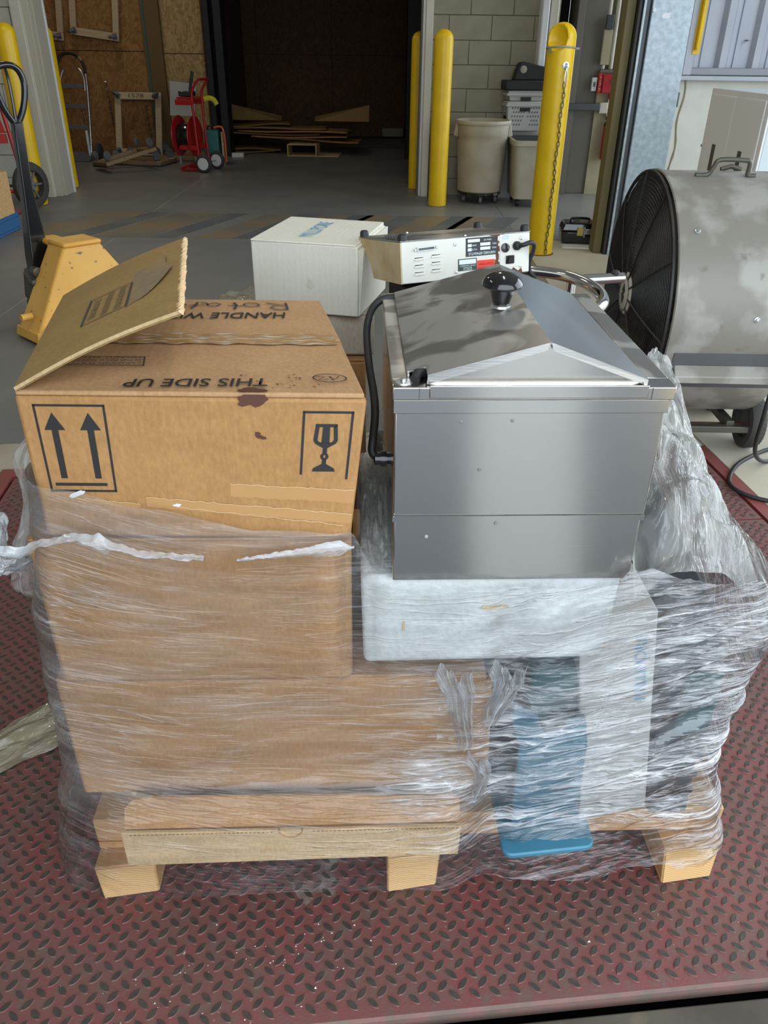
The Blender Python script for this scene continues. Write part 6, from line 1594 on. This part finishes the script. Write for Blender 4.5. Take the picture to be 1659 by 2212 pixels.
def contour(s_, z):
    ul_, ur_ = lerp_tab(UL, z), lerp_tab(UR, z)
    def raw(q):
        if q < 0: return Vector((ul_ - .02 * math.sin(min(-q / SL, 1) * 3.1), -q, 0))
        if q <= SF:
            f = q / SF; u = ul_ + (ur_ - ul_) * f
            lowbox = lerp_tab([(.24, 1), (.345, 0)], z) * lerp_tab([(-.02, .3), (.06, 1), (.60, 1), (.66, 0)], u)
            v = -.012 - .042 * lowbox - .028 * lerp_tab([(.0, 1), (.22, 0)], z) * lerp_tab([(.62, 0), (.70, 1), (.86, 1), (.92, .2)], u)
            v += .03 * lerp_tab([(.44, 0), (.455, 1), (.475, 0)], u) * lerp_tab([(.50, 0), (.56, 1), (.8, 1)], z)
            v += .02 * lerp_tab([(.655, 0), (.675, 1), (.69, 0)], u)
            return Vector((u, v, 0))
        return Vector((ur_ + .012 * math.sin(min((q - SF) / SR, 1) * 3.1), q - SF - .012, 0))
    p_ = Vector((0, 0, 0)); 
    for d_ in (-.024, -.012, 0, .012, .024): p_ += raw(s_ + d_)
    p_ /= 5; p_.z = z; return p_
def slope(s_): return lerp_tab([(-.3, -.10), (.05, -.30), (.30, -.05), (.55, .02), (.80, .20), (1.1, .30)], s_)
def front_pt(a, c, s0=-SL, s1=SF + SR):
    s_ = s0 + (s1 - s0) * a
    z = lerp_tab(ZB, s_) + (lerp_tab(ZT, s_) - lerp_tab(ZB, s_)) * c
    z += .004 * fbm(s_ * 9, 3, c * 2) * (1 if c in (0, 1) else .2)
    p_ = contour(s_, z)
    # wrinkles: long along the winding direction, tight across it
    w_ = z - slope(s_) * s_
    rightness = lerp_tab([(.55, 0), (.8, 1), (1.3, 1)], s_)
    amp = .0022 + .0065 * rightness + .003 * lerp_tab([(-.06, 1), (.02, 0)], s_)
    r_ = fbm(s_ * 4.5, w_ * 34, 0, 4)
    d_ = amp * r_ + (.004 + .010 * rightness) * fbm(s_ * 3 + 9, z * 6, 5, 2)
    e_ = contour(s_ + .01, z) - contour(s_ - .01, z); e_.z = 0
    if e_.length > 1e-6:
        nrm = Vector((e_.y, -e_.x, 0)).normalized(); p_ += nrm * (d_ + .006 + .004 * rightness)
    return p_
def uv_f(a, c, s0=-SL, s1=SF + SR):
    s_ = s0 + (s1 - s0) * a
    z = lerp_tab(ZB, s_) + (lerp_tab(ZT, s_) - lerp_tab(ZB, s_)) * c
    k_ = 0; n_ = 12
    for i in range(n_): k_ += slope(s_ * (i + .5) / n_) * s_ / n_
    return (s_ * 1.0, z - k_ + .02 * fbm(s_ * 2.2, z * 3, 2, 2))
def part_f(s0, s1): return (lambda a, c: front_pt(a, c, s0, s1)), (lambda a, c: uv_f(a, c, s0, s1))
def layer_count(v):     # how many turns of film lie over each other at this height
    return lerp_tab([(.05, .25), (.27, .30), (.30, 1.0), (.46, 1.0), (.50, 1.35), (.54, 1.0), (.68, .9), (.74, 1.8), (.80, 1.2)], v.z - .03 * math.sin(v.x * 7))
def crease_amount(v):   # the film is drawn much tighter into creases at the right end
    c_ = lerp_tab([(-.05, .30), (.05, .13), (.45, .11), (.60, .42), (.72, .9), (.86, 1.0), (.95, 1.3)], v.x) * (1 - .6 * lerp_tab([(.52, 0), (.56, 1)], v.z) * lerp_tab([(.76, 1), (.86, 0)], v.x))
    c_ += .75 * math.exp(-((v.x - .56) / .07) ** 2 - ((v.z - .315) / .035) ** 2) + .35 * math.exp(-((v.x - .06) / .07) ** 2 - ((v.z - .66) / .06) ** 2)
    return c_ * lerp_tab([(.05, .35), (.16, .45), (.22, 1)], v.z)
f_, g_ = part_f(-SL, SF + SR); film_grid('film_sheet', f_, 470, 180, 'film', g_, layers=layer_count, crease=crease_amount)
# film drawn over the top at the right, peaked and crumpled
def drape(a, c):
    v = -.02 + .90 * c; u1 = lerp_tab([(-.02, 1.03), (.2, 1.045), (.5, 1.045), (.9, 1.01)], v)
    u = .834 + (u1 - .834 + .03) * a
    top = lerp_tab([(-.02, .69), (.10, .735), (.30, .765), (.42, .80), (.55, .79), (.9, .72)], v)
    drop = lerp_tab([(.45, 0), (.75, .035), (1.0, .15)], a)
    z = top - drop - .03 * lerp_tab([(0, 1), (.15, 0)], a) * lerp_tab([(.0, 1), (.3, 0)], c)
    n_ = fbm(u * 10 + 1.5 * fbm(u * 4, v * 4, 3, 2), v * 9, 7, 4)
    z += .016 * n_ + .022 * abs(mnoise.noise(Vector((u * 7, v * 7, 2))))
    return Vector((u + .008 * fbm(u * 12, v * 12, 4, 3), v + .010 * fbm(u * 12, v * 12, 9, 3), z))
film_grid('film_drape', drape, 130, 150, 'film_loose', lambda a, c: (.9 * c + .25 * a, .3 * a - .35 * c + .02 * mnoise.noise(Vector((a * 5, c * 5, 0)))), label='crumpled film pulled over the top beside the bath')
# a stiff peak of film standing up behind the bath's right corner
def peak(a, c):
    u = .905 + .16 * a + .02 * c; v = .30 + .16 * math.sin(a * 2.6) + .05 * c
    z = .70 + c * lerp_tab([(0, .125), (.45, .14), (.62, .125), (.75, .085), (1, -.02)], a)
    return Vector((u + .010 * fbm(a * 6, c * 6, 1, 3), v + .018 * fbm(a * 7, c * 3, 6, 3), z))
film_grid('film_peak', peak, 60, 40, 'film_loose', lambda a, c: (.3 * c, .25 * a), label='stiff film edge standing up beside the bath')
# loose flap hanging out at the upper left
def flap_l(a, c):
    ed_ = lerp_tab([(0, .03), (.25, .085), (.45, .075), (.62, .095), (.82, .11), (1, .03)], c)
    u = .036 - ed_ * a * 1.05 + .006 * fbm(a * 4, c * 6, 3, 2); v = .06 + .10 * a + .030 * math.sin(c * 7) * a
    z = .875 - .34 * c - .02 * a + .010 * fbm(a * 5, c * 5, 8, 3)
    return Vector((u, v + .014 * fbm(a * 6, c * 8, 2, 3), z))
film_grid('film_flap', flap_l, 50, 80, 'film_loose', lambda a, c: (.3 * c, .15 * a), label='loose flap of film sticking out at the upper left')
# twisted white strip across the front under the printed carton
def strip(a, c):
    u = .0 + .26 * a; z = lerp_tab([(0, .757), (.12, .752), (.25, .768), (.40, .774), (.55, .762), (.75, .748), (1, .744)], a)
    w_ = lerp_tab([(0, .006), (.1, .014), (.25, .006), (.45, .010), (.52, .024), (.58, .006), (.9, .004), (1, .0005)], a)
    return Vector((u, -.030 - .010 * math.sin(c * 3.14) + .004 * fbm(a * 14, c * 2, 3), z + (c - .5) * w_ * 1.3 + .002 * fbm(a * 30, c * 3, 5)))
film_grid('film_strip', strip, 110, 8, 'film_torn', lambda a, c: (.3 * a, .03 * c), label='white twisted strip of film')
def scrap(a, c):
    return Vector((-.030 + .042 * a + .006 * fbm(a * 5, c * 5, 2), .02 + .03 * math.sin(a * 5 + c * 3), .775 - .06 * c - .035 * a + .008 * fbm(a * 6, c * 6, 7, 3)))
film_grid('film_strip', scrap, 40, 40, 'film_torn', lambda a, c: (.08 * a, .07 * c), label='torn white film end at the left')
def strip2(a, c):
    return Vector((.30 + .15 * a, -.024 - .004 * math.sin(c * 3), .735 + .018 * a + (c - .5) * lerp_tab([(0, .003), (.5, .012), (.85, .024), (1, .004)], a) + .002 * fbm(a * 20, c * 4, 1)))
film_grid('film_strip', strip2, 70, 14, 'film_torn', lambda a, c: (.2 * a, .05 * c), label='bunched white film at the carton edge')
# bunched vertical film between the foam block and the deck
for (u_, zt_, zb_, w_) in ((.600, .545, .395, .050), (.655, .55, .44, .05), (.632, .37, .27, .030)):
    film_grid('film_bunch', (lambda u_, zt_, zb_, w_: lambda a, c: Vector((u_ + (a - .5) * w_ * (1.15 - 1.0 * c + .35 * c * c) + .012 * math.sin(c * 3.2 + u_ * 40) + .004 * fbm(c * 5, u_ * 9, 1, 2), -.030 - .007 * math.sin(a * 22 + 2 * c) - .005 * fbm(a * 9, c * 3, u_, 2), zt_ + (zb_ - zt_) * c + .012 * math.sin(a * 7) * (1 - c))))(u_, zt_, zb_, w_), 60, 40, 'film_torn', lambda a, c: (.10 * c, .30 * a), label='bunched film drawn down the front', layers=lambda v: .16, crease=lambda v: 1.0)
# crumpled film in the gap between carton and bath, and behind the printed carton
film_grid('film_gap', lambda a, c: Vector((.452 + .045 * a, .02 + .30 * c + .015 * fbm(a * 4, c * 9, 2), .70 + .10 * c + .018 * fbm(a * 7, c * 9, 5, 3))), 30, 60, 'film_loose', lambda a, c: (.3 * c, .06 * a + .1 * c), label='crumpled film in the gap beside the bath', layers=lambda v: .3)
film_grid('film_rear', lambda a, c: Vector((.09 + .19 * a, .62 + .30 * c, .775 + .065 * math.sin(min(a * 1.2, 1) * 1.57) + .015 * fbm(a * 6, c * 6, 5, 3))), 50, 50, 'film_tail', lambda a, c: (.2 * a + .1 * c, .3 * c - .12 * a), label='yellowish film heap behind the printed carton')
# trailing tail on the floor at the left
tl = bpy.data.objects.new('film_tail_pivot', None)
def tail(a, c):
    pth = [Vector((-.43, 1.30, .20)), Vector((-.56, 1.31, .10)), Vector((-.70, 1.27, .035)), Vector((-.82, 1.17, .02)), Vector((-1.02, 1.02, .018))]
    f = a * (len(pth) - 1); i = min(int(f), len(pth) - 2); f -= i
    p_ = pth[i].lerp(pth[i + 1], f); d_ = (pth[i + 1] - pth[i]); d_.z = 0; d_.normalize(); n_ = Vector((-d_.y, d_.x, 0))
    w_ = lerp_tab([(0, .10), (.3, .19), (.5, .15), (.7, .11), (1, .15)], a)
    hump = math.sin(c * math.pi)
    z = max(.004, p_.z * (.35 + .65 * hump) + .020 * hump * (1 + .9 * fbm(a * 3, c * 9, 1, 3)) + .010 * fbm(a * 5, c * 16, 4, 3))
    w2 = p_ + n_ * ((c - .5) * w_ + .012 * fbm(a * 5, c * 4, 8, 2)); w2.z = z
    return w2
tobj = film_grid('film_tail', tail, 120, 60, 'film_tail', lambda a, c: (.7 * a, .2 * c), parent=None)
bpy.data.objects.remove(tl)
tag(tobj, 'yellowish loose tail of film trailing on the tread plate at the left', 'film')

# pale cement smear dried on the plate under the front of the pallet
m_, nt_, N_, L_n, P_n = nt_new('cement_smear')
tc_ = N_.new('ShaderNodeTexCoord'); ns_ = N_.new('ShaderNodeTexNoise'); ns_.inputs['Scale'].default_value = 26; ns_.inputs['Detail'].default_value = 7
L_n.new(tc_.outputs['Object'], ns_.inputs['Vector'])
mr_ = N_.new('ShaderNodeMapRange'); mr_.inputs['From Min'].default_value = .46; mr_.inputs['From Max'].default_value = .66; mr_.inputs['To Max'].default_value = .75
L_n.new(ns_.outputs['Fac'], mr_.inputs['Value']); L_n.new(mr_.outputs['Result'], P_n.inputs['Alpha'])
P_n.inputs['Base Color'].default_value = (.36, .34, .28, 1); P_n.inputs['Roughness'].default_value = .9
MATS['cement_smear'] = m_
k = MB(); rg = random.Random(4); pts = []
for i in range(26):
    a = 2 * math.pi * i / 26; r_ = rg.uniform(.75, 1.1); pts.append((-.110 + .050 * r_ * math.cos(a), .925 + .085 * r_ * math.sin(a), .0006))
k.add(pts, [tuple(range(26))])
tag(k.build('cement_smear', 'cement_smear', dock, smooth=False), 'pale dried cement smear')
